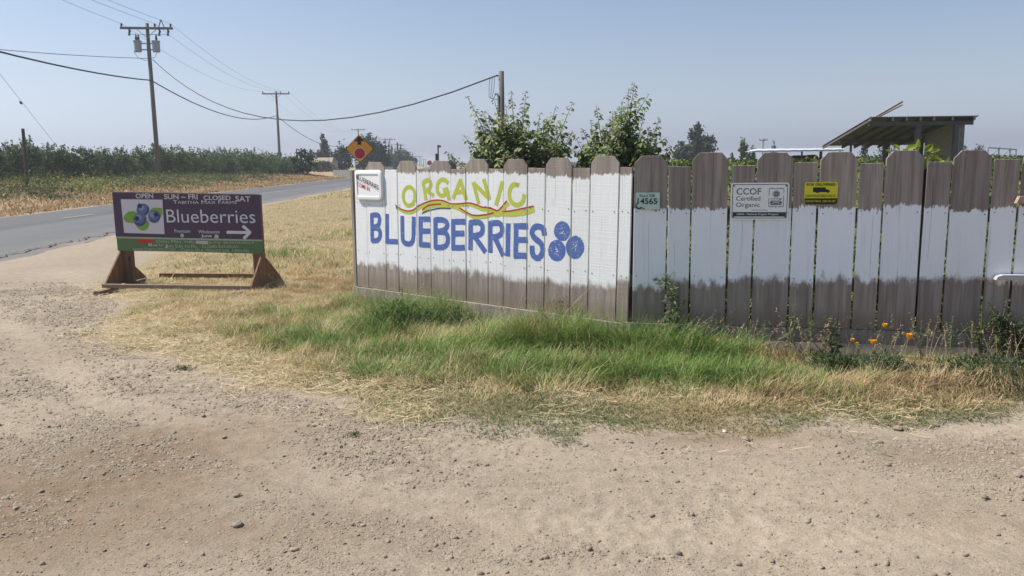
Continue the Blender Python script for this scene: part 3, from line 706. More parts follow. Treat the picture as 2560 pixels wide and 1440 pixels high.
def lidtext(s, box, mat, drop):
    text(MB(), s, box, -.0225, .012, drop=drop).build('lettering', mat, lid)
def lb(x0, y0, x1, y1):
    a = PL(*C2((x0, y1))); b = PL(*C2((x1, y0))); return (a[0] - p00[0], b[0] - p00[0], a[1] - p00[1], b[1] - p00[1])
x0, x1, z0, z1 = lb(165, 248, 412, 300)
text(MB(), 'BLUEBERRIES', (x0, x1, z0, z1), -.0235, .006, drop=.125).build('lettering', M_berrydk, lid)
x0, x1, z0, z1 = lb(172, 335, 306, 380)
text(MB(), 'COME IN', (x0, x1, z0, z1), -.0165, .006, drop=.062).build('lettering', M_redp, lid)

# ------------------------------------------------------------------ signs screwed to the shaded fence
def plate(name, label, cat, x0, y0, x1, y1, mat, r=.01, th=.004):
    a = PR(x0, y1); b = PR(x1, y0)
    tl = PR(x0, y0); 
    o = thing(name, label, cat, PR.world(a[0], -.009, a[1]), PR.rz)
    wd, ht = b[0] - a[0], b[1] - a[1]
    MB().prism(rrect(0, wd, 0, ht, r), -th, 0).build('plate', mat, o)
    def B(px0, py0, px1, py1):
        p = PR(px0, py1); q = PR(px1, py0); return (p[0] - a[0], q[0] - a[0], p[1] - a[1], q[1] - a[1])
    return o, wd, ht, B
def C4(x, y): return 1560 + x / 4.491, 360 + y / 4.491
def B4(B, x0, y0, x1, y1): return B(*C4(x0, y0), *C4(x1, y1))
ad, wd, ht, B = plate('address_plate', 'pale mint house number plate reading Road 208 and 14565', 'plate', *C4(130, 544), *C4(404, 735), M_mint, .004)
text(MB(), 'Road 208', B4(B, 178, 562, 345, 596), -.006).build('lettering', M_dkgreen, ad)
text(MB(), '14565', B4(B, 152, 606, 375, 675), -.006, .025).build('lettering', M_dkgreen, ad)
mb = MB()
def q4(B, x, y): b = B4(B, x, y, x, y); return (b[0], b[2])
stroke(mb, [q4(B, *p) for p in ((150, 660), (138, 690), (138, 712), (165, 722), (205, 716), (230, 728))], .009, -.006)
stroke(mb, [q4(B, *p) for p in ((140, 705), (165, 725), (200, 712))], .014, -.0068); stroke(mb, [q4(B, *p) for p in ((376, 640), (388, 648))], .006, -.006)
mb.build('emblem', M_dkgreen, ad)
cs, wd, ht, B = plate('organic_sign', 'white rectangular certified organic sign with green band and round sun logo', 'sign', *C4(1190, 432), *C4(1858, 848), M_white, .018)
mb = MB(); r_o = rrect(.012, wd - .012, .012, ht - .012, .012); r_i = rrect(.017, wd - .017, .017, ht - .017, .010); n = len(r_o)
mb.add([(x, -.0055, z) for x, z in r_o] + [(x, -.0055, z) for x, z in r_i], [(i, (i + 1) % n, n + (i + 1) % n, n + i) for i in range(n)]); mb.build('border', M_dkgreen, cs)
text(MB(), 'CCOF', B4(B, 1262, 495, 1540, 568), -.0055, .004).build('lettering', M_dkgreen, cs)
text(MB(), 'Certified', B4(B, 1258, 586, 1530, 636), -.0055, .0).build('lettering', M_dkgreen, cs)
text(MB(), 'Organic', B4(B, 1256, 656, 1525, 722), -.0055, .0).build('lettering', M_dkgreen, cs)
text(MB(), 'www.ccof.org', B4(B, 1438, 732, 1605, 752), -.0055, .0).build('lettering', M_dkgreen, cs)
b0 = B4(B, 1208, 764, 1842, 812); MB().sheet([(.020, b0[2]), (wd - .020, b0[2]), (wd - .020, b0[3]), (.020, b0[3])], -.0055).build('band', M_dkgreen, cs)
text(MB(), 'USDA - National Organic Program', B4(B, 1265, 776, 1732, 802), -.0072, .008).build('lettering', M_white, cs)
# round logo: frame, sun with rays, word, furrowed field
mb = MB(); fx0, fx1, fz0, fz1 = B4(B, 1622, 496, 1794, 702)
lw = .004
for st in ([(fx0 + .03, fz1), (fx0 + .004, fz1), (fx0, fz1 - .01), (fx0, fz0 + .09)], [(fx0, fz0 + .07), (fx0, fz0 + .01), (fx0 + .005, fz0), (fx0 + .03, fz0)], [(fx1 - .03, fz0), (fx1 - .004, fz0), (fx1, fz0 + .01), (fx1, fz0 + .09)], [(fx1, fz0 + .11), (fx1, fz1 - .01), (fx1 - .005, fz1), (fx1 - .03, fz1)]):
    stroke(mb, st, lw, -.0055, jit=0)
mb.build('logo_frame', M_dkgreen, cs)
mb = MB(); cx, _, cz, _ = B4(B, 1709, 560, 1709, 560)
for q in range(20):
    a = 2 * pi * q / 20; stroke(mb, [(cx + .017 * cos(a), cz + .017 * sin(a)), (cx + .031 * cos(a + .12), cz + .031 * sin(a + .12))], .0034, -.0055, jit=0)
ro = ell(cx, cz, .016, .016, 20); ri = ell(cx, cz, .0085, .0085, 20); mb.add([(x, -.0058, z) for x, z in ro] + [(x, -.0058, z) for x, z in ri], [(i, (i + 1) % 20, 20 + (i + 1) % 20, 20 + i) for i in range(20)])
mb.sheet(ell(cx, cz, .004, .004, 8), -.0058); mb.build('logo_sun', M_dkgreen, cs)
text(MB(), 'CCOF', B4(B, 1648, 606, 1768, 636), -.0055, .01).build('lettering', M_dkgreen, cs)
text(MB(), 'Certified', B4(B, 1660, 488, 1768, 506), -.0055, .008).build('lettering', M_dkgreen, cs)
text(MB(), 'Organic', B4(B, 1652, 690, 1762, 712), -.0055, .008).build('lettering', M_dkgreen, cs)
lx0, lx1, lz0, lz1 = B4(B, 1638, 642, 1770, 682); MB().sheet(rrect(lx0, lx1, lz0, lz1, .006), -.0055).build('logo_field', M_dkgreen, cs)
mb = MB()
for q in (-.9, -.5, -.15, .15, .5, .9): stroke(mb, [((lx0 + lx1) / 2 + q * .012, lz1 - .004), ((lx0 + lx1) / 2 + q * .055, lz0 + .005)], .003, -.007, jit=0)
mb.build('logo_furrow', M_white, cs)
mb = MB()
for (x, z) in ((.026, .026), (wd - .026, .026), (.026, ht - .026), (wd - .026, ht - .026)): mb.prism(ell(x, z, .006, .006, 8), -.0075, -.004)
mb.build('screw', M_black, cs)
ds, wd, ht, B = plate('delivery_sign', 'small yellow and black delivery sign showing a truck and phone number', 'sign', *C4(2020, 425), *C4(2402, 676), M_ysign, .02)
x0, x1, z0, z1 = B4(B, 2020, 608, 2402, 676)
MB().prism([(x, z) for x, z in rrect(0.0008, wd - .0008, .0008, ht, .02) if z < z1] and [(.0006 + .018, .0006), (wd - .019, .0006), (wd - .006, .006), (wd - .0006, .02), (wd - .0006, z1), (.0006, z1), (.0006, .02), (.006, .006)], -.0055, -.0035).build('black_panel', M_black, ds)
text(MB(), 'FOR DELIVERIES', B4(B, 2050, 438, 2370, 470), -.0055, .025).build('lettering', M_black, ds)
text(MB(), '-', B4(B, 2034, 450, 2046, 455), -.0055, .02).build('lettering', M_black, ds)
text(MB(), '-', B4(B, 2374, 450, 2386, 455), -.0055, .02).build('lettering', M_black, ds)
text(MB(), 'LEAVE PACKAGE INSIDE GATE OR', B4(B, 2036, 566, 2372, 596), -.0055, .01).build('lettering', M_black, ds)
text(MB(), 'CONTACT MAGS:  (559)-736-1467', B4(B, 2028, 628, 2372, 660), -.0072, .008).build('lettering', M_ysign, ds)
mb = MB(); qs = lambda L_: [q4(B, *p) for p in L_]
mb.sheet(qs([(2120, 540), (2262, 540), (2262, 486), (2120, 486)])[::1], -.0055)
mb.sheet(qs([(2262, 540), (2305, 540), (2308, 524), (2296, 514), (2284, 512), (2276, 506), (2262, 506)]), -.0057)
for wx in (2160, 2176, 2285):
    c = q4(B, wx, 541); mb.sheet(ell(c[0], c[1], .0062, .0062, 10), -.0062)
mb.build('truck_picture', M_black, ds)

# ------------------------------------------------------------------ farm sign on skids beside the road
SA = gnd(293, 700, 0); 
sa = np.array([-5.475, 11.08]); sb = np.array([-3.385, 10.80]); PS = Plane(sa, sb)
fs = thing('farm_sign', 'purple and green roadside blueberries sign on a brown wooden skid frame', 'sign', (PS.a[0], PS.a[1], .02), PS.rz)
def SB(x0, y0, x1, y1): a = PS(x0, y1); b = PS(x1, y0); return (a[0], b[0], a[1] - .02, b[1] - .02)
def C1(x, y): return 240 + x / 4.8, 460 + y / 4.8
def SP(x, y): p = PS(*C1(x, y)); return (p[0], p[1] - .02)
def S1(x0, y0, x1, y1): return SB(*C1(x0, y0), *C1(x1, y1))
W_ = SP(1990, 400)[0]; tl = SP(252, 100); tr = SP(1980, 133); ml = SP(318, 650); mr = SP(1995, 688); bl = SP(330, 798); brr = SP(1990, 838)
U0, U1 = 0.0, SP(1985, 400)[0]
zt0 = tl[1]; zt1 = tr[1]; zm0 = ml[1]; zm1 = mr[1]; zb0 = bl[1]; zb1 = brr[1]
MB().prism([(U0, zm0 + .004), (U1, zm1 + .004), (U1, zt1), (U0, zt0)], -.012, 0).build('purple_panel', M_purple, fs)
MB().prism([(U0, zm0 + .002), (U1, zm1 + .002), (U1, zm1 + .024), (U0, zm0 + .024)], -.0165, -.0125).build('pale_strip', simple('pale_green', (.36, .42, .26), .6, .08), fs)
me = MB().prism([(U0 + .012, zb0), (U1 * .5, (zb0 + zb1) / 2 + .006), (U1 - .004, zb1), (U1 - .004, zm1), (U0 + .012, zm0)], -.017, -.003).build('green_panel', M_sgreen, fs)
MB().prism([(U0, zt0 + .001), (U1, zt1 + .001), (U1, zt1 + .013), (U0, zt0 + .013)], -.014, .004).build('top_trim', M_bar, fs)
ph = S1(305, 190, 815, 598)
pl_ = [SP(*q) for q in ((347, 585), (830, 600), (803, 187), (305, 182))]
MB().prism(pl_, -.0165, -.0125).build('photo_panel', M_photo, fs)
def cr(x, y, rx, ry, n=20): return [SP(x + rx * cos(2 * pi * i / n), y - ry * sin(2 * pi * i / n)) for i in range(n)]
mb = MB(); mb.sheet([SP(*q) for q in ((335, 410), (370, 460), (450, 470), (500, 440), (505, 350), (470, 322), (400, 330), (355, 365))], -.0182)
mb.build('printed_leaf', M_leafp, fs)
MB().sheet([SP(*q) for q in ((650, 325), (690, 285), (760, 282), (800, 288), (808, 350), (780, 405), (700, 400))], -.0182).build('printed_leaf', M_leafp, fs)
MB().sheet([SP(*q) for q in ((490, 505), (540, 555), (590, 560), (630, 535), (650, 470), (620, 430), (540, 470))], -.0182).build('printed_leaf', M_leafp, fs)
for i, (x, y, rx, ry, ex, ey) in enumerate(((573, 308, 78, 75, 535, 262), (708, 390, 75, 78, 730, 365), (537, 425, 80, 84, 503, 412))):
    b_ = MB().sheet(cr(x, y, rx, ry), -.0194 - .0012 * i).build('printed_berry', M_berry, fs)
    MB().sheet([SP(x + rx * .93 * cos(a_), y - ry * .93 * sin(a_)) for a_ in np.linspace(-2.6, .5, 12)] + [SP(x + rx * (.62 * cos(a_) + .04), y - ry * (.55 * sin(a_) + .0)) for a_ in np.linspace(.3, -2.4, 10)], -.0196 - .0012 * i).build('berry_shadow_print', M_berrysh, b_)
    MB().sheet(cr(x - rx * .25, y - ry * .30, rx * .5, ry * .42, 14), -.0197 - .0012 * i).build('berry_bloom_print', M_bloom, b_)
    P = [SP(ex + (38 if k % 2 else 24) * cos(2 * pi * k / 10), ey - (36 if k % 2 else 22) * sin(2 * pi * k / 10)) for k in range(10)]
    MB().sheet(P, -.0200 - .0012 * i).build('berry_crown', M_berrydk, b_)
def stext(s, bx, mat, y=-.0145, bold=0., caps=False, drop=0.): return text(MB(), s, S1(*bx), y, bold, caps, drop=drop).build('lettering', mat, fs)
M_chalk = simple('chalk_white', (.62, .6, .58), .8, .12, 40)
px_ = U1 / 1990 * 4.8 * .2
stext('OPEN', (485, 112, 692, 172), M_chalk, bold=.02)
stext('SUN ~ FRI', (825, 118, 1225, 182), M_chalk, bold=.02, drop=.004)
stext('CLOSED', (1298, 134, 1620, 192), M_chalk, bold=.02, drop=.004)
stext('SAT', (1680, 140, 1858, 208), M_chalk, bold=.02, drop=.008)
stext('Tabitha Max Farms', (932, 188, 1692, 236), M_pale, caps=True, drop=.008)
stext('Blueberries', (858, 300, 1910, 462), M_pale, bold=-.004, drop=.012)
stext('Premium', (950, 544, 1135, 584), M_pale)
stext('Wholesome', (1236, 550, 1488, 592), M_pale, drop=.002)
stext('June', (1270, 602, 1392, 648), M_chalk, bold=.02)
mb = MB(); stroke(mb, [SP(1590, 578), SP(1850, 582)], .040, -.0145, jit=.03); stroke(mb, [SP(1778, 510), SP(1862, 588)], .040, -.0152, jit=.03); stroke(mb, [SP(1858, 575), SP(1790, 645)], .040, -.0158, jit=.03)
mb.sheet(cr(1590, 578, 20, 20, 10), -.0149); mb.sheet(cr(1778, 512, 20, 20, 10), -.0156); mb.sheet(cr(1790, 643, 20, 20, 10), -.0162); mb.build('painted_arrow', M_pale, fs)
MB().sheet(cr(1040, 617, 22, 26, 9), -.0145).build('paint_patch', M_patch, fs)
MB().sheet([SP(*q) for q in ((1425, 652), (1478, 652), (1475, 610), (1440, 602), (1428, 618))], -.0145).build('paint_patch', M_patch, fs)
MB().sheet([SP(*q) for q in ((510, 705), (698, 705), (698, 660), (510, 658))], -.0185).build('red_tape', M_tape, fs)
MB().sheet([SP(*q) for q in ((1212, 716), (1356, 722), (1354, 682), (1212, 678))], -.0185).build('paint_patch', M_patch, fs)
MB().sheet([SP(*q) for q in ((838, 765), (868, 770), (872, 730), (850, 720))], -.0185).build('paint_patch', M_patch, fs)
yg = -.0185
M_lime = simple('pale_lime_print', (.45, .52, .36), .6, .05)
stext('Open May thru', (732, 668, 1205, 706), M_lime, yg, caps=True, drop=.004)
stext('June Seasonally', (1362, 682, 1908, 722), M_lime, yg, caps=True, drop=.004)
stext('1', (640, 708, 655, 746), M_patch, yg, .05); stext('1', (664, 710, 679, 746), M_patch, yg, .05)
stext('am to', (688, 722, 815, 746), M_lime, yg, .01, True)
stext('pm Sun to Fri.   Closed Saturday', (885, 724, 1715, 762), M_lime, yg, caps=True, drop=.004)
stext('www.TabithaMax.com', (452, 764, 960, 794), M_lime, yg, caps=True, drop=.002)
stext('Check Our Website for  Updates', (1028, 774, 1840, 812), M_lime, yg, caps=True, drop=.006)
# frame
for (u, ubig) in ((.12, 0), (U1 - .088, 1)):
    MB().box((u, .045, (zt0 - .01) / 2), (.14, .075, zt0 - .09)).build('post', M_brown, fs)
    MB().box((u, .05, .012), (.09, 1.5, .055)).build('skid', M_brown, fs)
    ins = -.078 if ubig == 0 else .078
    for sgn in (-1, 1):
        yb = .045 - sgn * .002; g_ = MB(); x0_ = u + ins - .011; x1_ = u + ins + .011
        gh = .40 if sgn > 0 else .52; T = [(yb, .045), (yb + sgn * .50, .045), (yb + sgn * .46, .09), (yb + sgn * .03, gh), (yb, gh)]
        g_.add([(x0_, a, b) for a, b in T] + [(x1_, a, b) for a, b in T], [(0, 1, 2, 3, 4), (9, 8, 7, 6, 5)] + [(i, (i + 1) % 5, (i + 1) % 5 + 5, i + 5) for i in range(5)])
        g_.build('gusset', M_brown, fs)
MB().beam((.02, -.42, .07), (U1 - .02, -.42, .062), .05, .05).build('crossbar', M_bar, fs)
MB().beam((.22, .62, .07), (U1 - .05, .58, .075), .045, .06).build('crossbar', M_brown, fs)

# ------------------------------------------------------------------ warning sign and far posts
c = at(899, 372, 37); ws = thing('warning_sign', 'amber diamond stop ahead sign with arrow rising above the fence', 'road sign', (c[0], c[1], 0), radians(6))
R_ = 35 * 37 / 2000; zc = c[2]
def dia(r, rc=.05): return [(rc * 1, zc + r - rc), (-rc, zc + r - rc), (-r + rc, zc + rc), (-r + rc, zc - rc), (-rc, zc - r + rc), (rc, zc - r + rc), (r - rc, zc - rc), (r - rc, zc + rc)]
MB().prism(dia(R_), -.006, 0).build('sign_border', M_black, ws)
MB().sheet(dia(R_ * .955, .04), -.010).build('sign_face', M_osign, ws)
s_ = R_ / 215
MB().sheet([(x * s_, zc + z * s_) for x, z in ((-82, 110), (0, 190), (82, 110), (52, 110), (27, 112), (27, 60), (-27, 60), (-27, 112), (-52, 110))], -.014).build('arrow', M_black, ws)
for k, (rad, mt, y) in enumerate(((92, M_pale, -.014), (84, M_stopred, -.018))):
    MB().sheet([(rad * s_ * cos(pi / 8 + pi / 4 * i), zc - 70 * s_ + rad * s_ * sin(pi / 8 + pi / 4 * i)) for i in range(8)], y).build('stop_octagon', mt, ws)
MB().box((0, .05, zc / 2 + .1), (.09, .09, zc + .2)).build('post', M_pole, ws)
c = at(1074, 407, 170); st_ = thing('stop_sign', 'tiny red stop sign far down the road', 'road sign', (c[0], c[1], 0))
MB().prism([(.5 * cos(pi / 8 + pi / 4 * i), c[2] + .5 * sin(pi / 8 + pi / 4 * i)) for i in range(8)], -.02, 0).build('sign_face', M_stopred, st_)
MB().tube([(0, .06, 0), (0, .06, c[2] + .3)], .05).build('post', M_metal, st_)
c = at(1095, 362, 75); mp = thing('steel_post', 'dark steel post with a meter box standing behind the fence by the road', 'post', (c[0], c[1], 0))
MB().tube([(0, 0, 0), (0, 0, c[2])], .07).build('shaft', M_insul, mp); MB().box((-.16, 0, 2.1), (.22, .2, 1.1)).build('meter_box', M_insul, mp); MB().box((.12, 0, c[2] - .15), (.3, .15, .18)).build('arm', M_insul, mp)
c = at(52, 315, 46); bp = thing('wooden_post', 'dark bare post without crossarms at the orchard edge on the left', 'pole', (c[0], c[1], hz(c[0], c[1]) - .1))
MB().tube([(0, 0, 0), (.06, 0, 2), (.10, 0, c[2] - .5)], [.10, .095, .085], 8).build('shaft', M_insul, bp)

# ------------------------------------------------------------------ utility poles and cables
LINE = np.array([-8.4, 63.]); LINE = LINE / np.linalg.norm(LINE); ARM = np.array([LINE[1], -LINE[0]])      # crossarm across the line
PANG = atan2(ARM[1], ARM[0])
def pole(px, ptop, d, arm, label, full=False, group=None, r=.2, name='utility_pole', lean=0.0):
    c = at(px, ptop, d); g0 = hz(c[0], c[1]); h = c[2] - g0
    o = thing(name, label, 'utility pole', (c[0], c[1], g0), PANG, group)
    MB().tube([(0, 0, -.3), (0, 0, h * .5), (0, 0, h)], [r, r * .88, r * .72], 10).build('shaft', M_pole, o, True)
    if arm:
        MB().box((0, -r * .9, h - .42), (arm, .14, .18)).build('crossarm', M_pole, o)
        for s in (-1, 1): MB().beam((s * arm * .19, -r - .02, h - .5), (s * .05, -r - .02, h - 1.15), .03, .05).build('brace', M_metal, o)
        for x in (-.47, .16, .46):
            mb = MB().tube([(x * arm, -r * .9, h - .33), (x * arm, -r * .9, h - .18), (x * arm, -r * .9, h - .05)], [.05, .09, .06], 6); mb.build('insulator', M_insul, o)
    return o, np.array([c[0], c[1], c[2]])
p1, P1 = pole(367, 58, 68, 4.1, 'tall wooden utility pole carrying two grey transformers left of the road', r=.195)
h1 = P1[2] - p1.location.z
for x, in ((-.82,), (.62,)):
    can = MB().tube([(x, -.1, h1 - 2.3), (x, -.1, h1 - 2.26), (x, -.1, h1 - 1.5), (x, -.1, h1 - 1.47), (x, -.1, h1 - 1.40)], [.27, .29, .30, .34, .33], 14).build('transformer', M_trans, p1)
    for dx in ((-.08, .1) if x < 0 else (.05,)):
        MB().tube([(x + dx, -.1, h1 - 1.4), (x + dx, -.1, h1 - 1.2), (x + dx, -.1, h1 - 1.05), (x + dx, -.1, h1 - .85)], [.07, .1, .06, .02], 6).build('bushing', M_insul, can)
    MB().box((x * .5, 0, h1 - 1.6), (abs(x) - .2, .1, .1)).build('bracket', M_metal, p1)
    MB().box((x * .5, 0, h1 - 2.1), (abs(x) - .2, .1, .1)).build('bracket', M_metal, p1)
for x in (-1.36, .98, 1.65):
    MB().tube([(x, -.2, h1 - .5), (x + .06, -.24, h1 - .7), (x, -.24, h1 - .82), (x, -.24, h1 - 1.02)], [.06, .1, .07, .09], 6).build('fuse_cutout', M_insul, p1)
for x in (.93, 1.42): MB().beam((x, -.2, h1 - .4), (1.17, -.2, h1 + .25), .06, .06, (0, 1, 0)).build('top_bracket', M_pole, p1)
for pts in (((-1.36, h1 - .9), (-.95, h1 - .92), (-.72, h1 - 1.0)), ((.98, h1 - .95), (.75, h1 - 1.02), (.66, h1 - .95)), ((-.62, h1 - .95), (-.2, h1 - .92), (1.6, h1 - .92)), ((-.95, h1 - 1.6), (-1.1, h1 - 2.3), (-.85, h1 - 2.75), (-.2, h1 - 3.0)), ((.7, h1 - 2.3), (.5, h1 - 2.7), (.2, h1 - 2.8))):
    MB().tube([(a, -.2, b) for a, b in pts], .018, 4).build('jumper_wire', M_cable, p1)
p2, P2 = pole(690, 228, 131, 4.3, 'second wooden utility pole with a single crossarm farther along the road', r=.23)
p3, P3 = pole(895, 321, 265, 4.4, 'third utility pole showing its crossarm just above the amber sign', r=.24)
far_l = ' distant utility pole from the left, right of the amber sign'
FP = []
for px, pt, d, a in ((963, 346, 300, 4.6), (974, 346, 310, 4.4), (994, 359, 350, 3.5), (1002, 361, 360, 3.2), (1008, 370, 420, 4.2), (1022, 379, 470, 4.5), (1031, 383, 520, 4), (1040, 389, 560, 4.2), (1048, 391, 600, 4), (1052, 390, 610, 3.6), (1058, 397, 660, 3.8), (1064, 398, 700, 3.4)):
    FP.append(pole(px, pt, d, a, ORD[len(FP)] + far_l, group='distant utility poles along the road', r=.24 if d < 400 else .3))
pole(1908, 346, 190, 1.9, 'lone utility pole far off behind the low white canopy', r=.17)
# service pole behind the fence
c = at(1255, 178, 30); sp = thing('service_pole', 'stout wooden service pole rising out of the left fruit tree', 'utility pole', (c[0], c[1], 0))
sph = c[2]
MB().tube([(0, 0, -.2), (-.02, 0, sph * .5), (-.03, 0, sph)], [.115, .105, .095], 12).build('shaft', M_pole, sp, True)
MB().tube([(-.14, -.05, 1), (-.15, -.05, sph - .9), (-.17, -.05, sph - .82), (-.24, -.05, sph - .80), (-.27, -.05, sph - .86)], .035, 8).build('conduit', M_metal, sp, True)
MB().tube([(-.12, 0, sph - .16), (-.2, -.02, sph - .16)], [.02, .04], 6).build('insulator', M_insul, sp)
for k in range(3):
    MB().tube([(-.28 - .08 * k, -.05, sph - .22 - .01 * k), (-.30 - .09 * k, -.05, sph - .6), (-.38 - .05 * k, -.05, sph - .95), (-.33, -.05, sph - 1.04 + .03 * k), (-.27, -.05, sph - .88)], .009, 5).build('drip_loop', M_cable, sp)

def cable(name, label, pts, sags, r, mat, cat='cable', group=None, wob=0.0):
    mb = MB(); allp = []
    for (a, b), sg in zip(zip(pts[:-1], pts[1:]), sags):
        a = np.array(a); b = np.array(b); N = 16
        for i in range(N + (1 if b is pts[-1] or np.allclose(b, pts[-1]) else 0)):
            t_ = i / N; p = a + (b - a) * t_; p = p + np.array([0, 0, -4 * sg * t_ * (1 - t_)])
            if wob: p[2] += wob * sin(t_ * 30)
            allp.append(p)
    mb.tube(allp, r, 5); return tag(mb.build(name, mat), label, cat, group)
def armpt(P, x, dz=-.05): return np.array([P[0] + ARM[0] * x, P[1] + ARM[1] * x, P[2] + dz])
P0 = np.array([P1[0] - LINE[0] * 63.5, P1[1] - LINE[1] * 63.5, P1[2]])
for x, l, k0 in ((-1.93, 'thin upper power line on the left ends of the crossarms', (-300, -213)), (.66, 'thin power line hung near the middle of the crossarms', (-300, -235)), (1.9, 'thin power line on the right ends of the crossarms', (-300, -254))):
    cable('power_line', l, [at(*k0, 30), armpt(P1, x), armpt(P2, x * 1.05), armpt(P3, x * 1.07), armpt(FP[0][1], x)], [.2, 1.3, 3.2, .6], .012, M_cond, 'power line')
zc1 = at(378, 201, 68); zc2 = at(691, 289, 131); zc0 = np.array([P0[0], P0[1], zc1[2]]); zc3 = at(868, 360, 230)
cable('telephone_cable', 'thick black telephone cable sagging between the roadside poles', [zc0, zc1, zc2, zc3], [1.2, 1.6, 2.3], .05, M_cable)
n1_ = at(372, 146, 68); n0 = np.array([P0[0], P0[1], n1_[2] + .3])
cable('neutral_wire', 'slim wire reaching the transformer pole from the left edge', [at(-120, 113, 45), n1_], [.12], .02, M_cable, 'wire')
a = at(382, 149, 68); b = at(1242, 189, 30)
cable('service_drop', 'twisted black service drop sweeping across the sky to the pole behind the fence', [a, b], [3.05], .030, M_cable)
ga = at(-40, 135, 40); gb = at(152, 378, 55)
o = cable('guy_wire', 'slanting guy wire with a small insulator at the far left', [ga, gb], [.0], .010, M_cond, 'wire')
gi = at(52, 257, 44)
MB().tube([(gi[0] - .06, gi[1], gi[2] + .08), (gi[0], gi[1], gi[2]), (gi[0] + .06, gi[1], gi[2] - .08)], [.03, .07, .03], 6).build('wire_insulator', M_insul, o)

# ------------------------------------------------------------------ shade shed, canopy, houses beyond the fence
sh = thing('shade_shed', 'open timber shade shed with sloping metal roof and corrugated end wall behind the fence', 'shed', (15.0, 31.5, 0))
def loc_(x, y, z): return (x - 15.0, y - 31.5, z)
ZF, ZBk = 2.99, 2.15
def roofz(y): return ZF + (ZBk - ZF) * (y - 30) / 4.0
mb = MB(); xs_ = np.linspace(13.12, 17.14, 84)
V = []
for i, x in enumerate(xs_):
    dz = .018 if i % 2 else -.018
    V += [loc_(x, 29.75, roofz(29.75) + .13 + dz), loc_(x, 34.25, roofz(34.25) + .13 + dz)]
mb.add(V, [(2 * i, 2 * i + 1, 2 * i + 3, 2 * i + 2) for i in range(len(xs_) - 1)]); mb.build('roof_sheet', M_roof, sh)
for px in (2163, 2217, 2251, 2285, 2318, 2364, 2417):
    x = (px - 1280) / 2000 * 29.85 * 1.0
    MB().beam(loc_(x, 29.85, roofz(29.85) + .05), loc_(x, 34.2, roofz(34.2) + .05), .05, .11).build('rafter', M_timber, sh)
for px in (2163, 2217, 2251, 2285, 2318, 2364, 2417):
    x = (px - 1280) / 2000 * 29.85; MB().box(loc_(x, 29.80, roofz(29.8) + .06), (.07, .05, .13)).build('rafter_end', M_bar, sh)
MB().beam(loc_(13.2, 30.0, roofz(30) - .055), loc_(17.05, 30.0, roofz(30) - .055), .05, .15).build('beam', M_timber, sh)
MB().beam(loc_(13.2, 32.6, roofz(32.6) - .055), loc_(17.2, 32.6, roofz(32.6) - .055), .05, .13).build('beam', M_timber, sh)
for x, y, s in ((15.03, 30.0, .17), (16.44, 30.0, .17), (15.06, 32.55, .17), (16.44, 32.5, .15), (13.68, 32.6, .07)):
    MB().box(loc_(x, y, roofz(y) / 2 - .06), (s, s, roofz(y) - .12)).build('post', M_timber, sh)
mb = MB(); zs = np.arange(.1, 2.62, .033)
V = []
for i, z in enumerate(zs):
    dx = .014 if i % 2 else -.014; V += [loc_(16.56 + dx, 30.1, z + .42 * (z / 2.6)), loc_(16.56 + dx, 32.45, z)]
mb.add(V, [(2 * i, 2 * i + 1, 2 * i + 3, 2 * i + 2) for i in range(len(zs) - 1)]); mb.build('end_wall', M_corr, sh)
mb = MB(); zs = np.arange(.1, 3.0, .033); V = []
for i, z in enumerate(zs):
    dy = .02 if i % 2 else -.02; V += [loc_(16.60, 30.05 + dy, z), loc_(16.78 + (.04 * (2.9 - z) / 2.9), 30.05 + dy, z)]
mb.add(V, [(2 * i, 2 * i + 1, 2 * i + 3, 2 * i + 2) for i in range(len(zs) - 1)]); mb.build('end_panel', M_corr, sh)
a = at(2178, 299, 30.2); b = at(2256, 254, 30.6); tag(MB().beam(a, b, .05, .07).build('loose_batten', M_bar), 'upper of two loose battens jutting above the shed roof', 'board')
a = at(2182, 300, 30.1); b = at(2256, 262, 30.3); tag(MB().beam(a, b, .03, .05).build('loose_batten', M_bar), 'lower of two loose battens jutting above the shed roof', 'board')
ca = thing('canopy', 'long low white roofed canopy on thin posts out in the field', 'canopy', (0, 0, 0))
A, B_ = at(1882, 377, 44), at(2110, 373.5, 44); C_, D_ = at(2110, 370.5, 47), at(1885, 372.5, 47)
rm = MB(); n_ = 16
top = []
for i in range(n_ + 1):
    f = A + (B_ - A) * i / n_; bk_ = D_ + (C_ - D_) * i / n_; dz = .02 * (i % 2); top += [f + (0, 0, dz), bk_ + (0, 0, dz), f + (0, 0, dz - .09), bk_ + (0, 0, dz - .09)]
F_ = []
for i in range(n_):
    k = 4 * i; F_ += [(k, k + 4, k + 5, k + 1), (k + 2, k + 3, k + 7, k + 6), (k, k + 2, k + 6, k + 4), (k + 1, k + 5, k + 7, k + 3)]
F_ += [(0, 1, 3, 2), (4 * n_, 4 * n_ + 2, 4 * n_ + 3, 4 * n_ + 1)]
rm.add(top, F_).build('roof', M_whroof, ca)
MB().add([A, D_, at(1861, 380.5, 45)], [(0, 1, 2)]).build('roof_flap', M_whroof, ca)
for px, dd in ((1935, 46), (2005, 45.5), (2051, 46), (2054, 44.4), (2100, 44.4)):
    q = at(px, 377, dd); MB().tube([(q[0], q[1], 0), (q[0], q[1], q[2] - .02)], .05, 6).build('post', M_timber, ca)
mb = MB()
for i in range(9): q = at(1985 + 7 * i, 395, 46); mb.box((q[0], q[1] + random.uniform(-.4, .4), .95), (.22, .6, 1.9 + random.uniform(-.12, .1)))
pile = mb.build('covered_pile', M_insul); pile['kind'] = 'stuff'
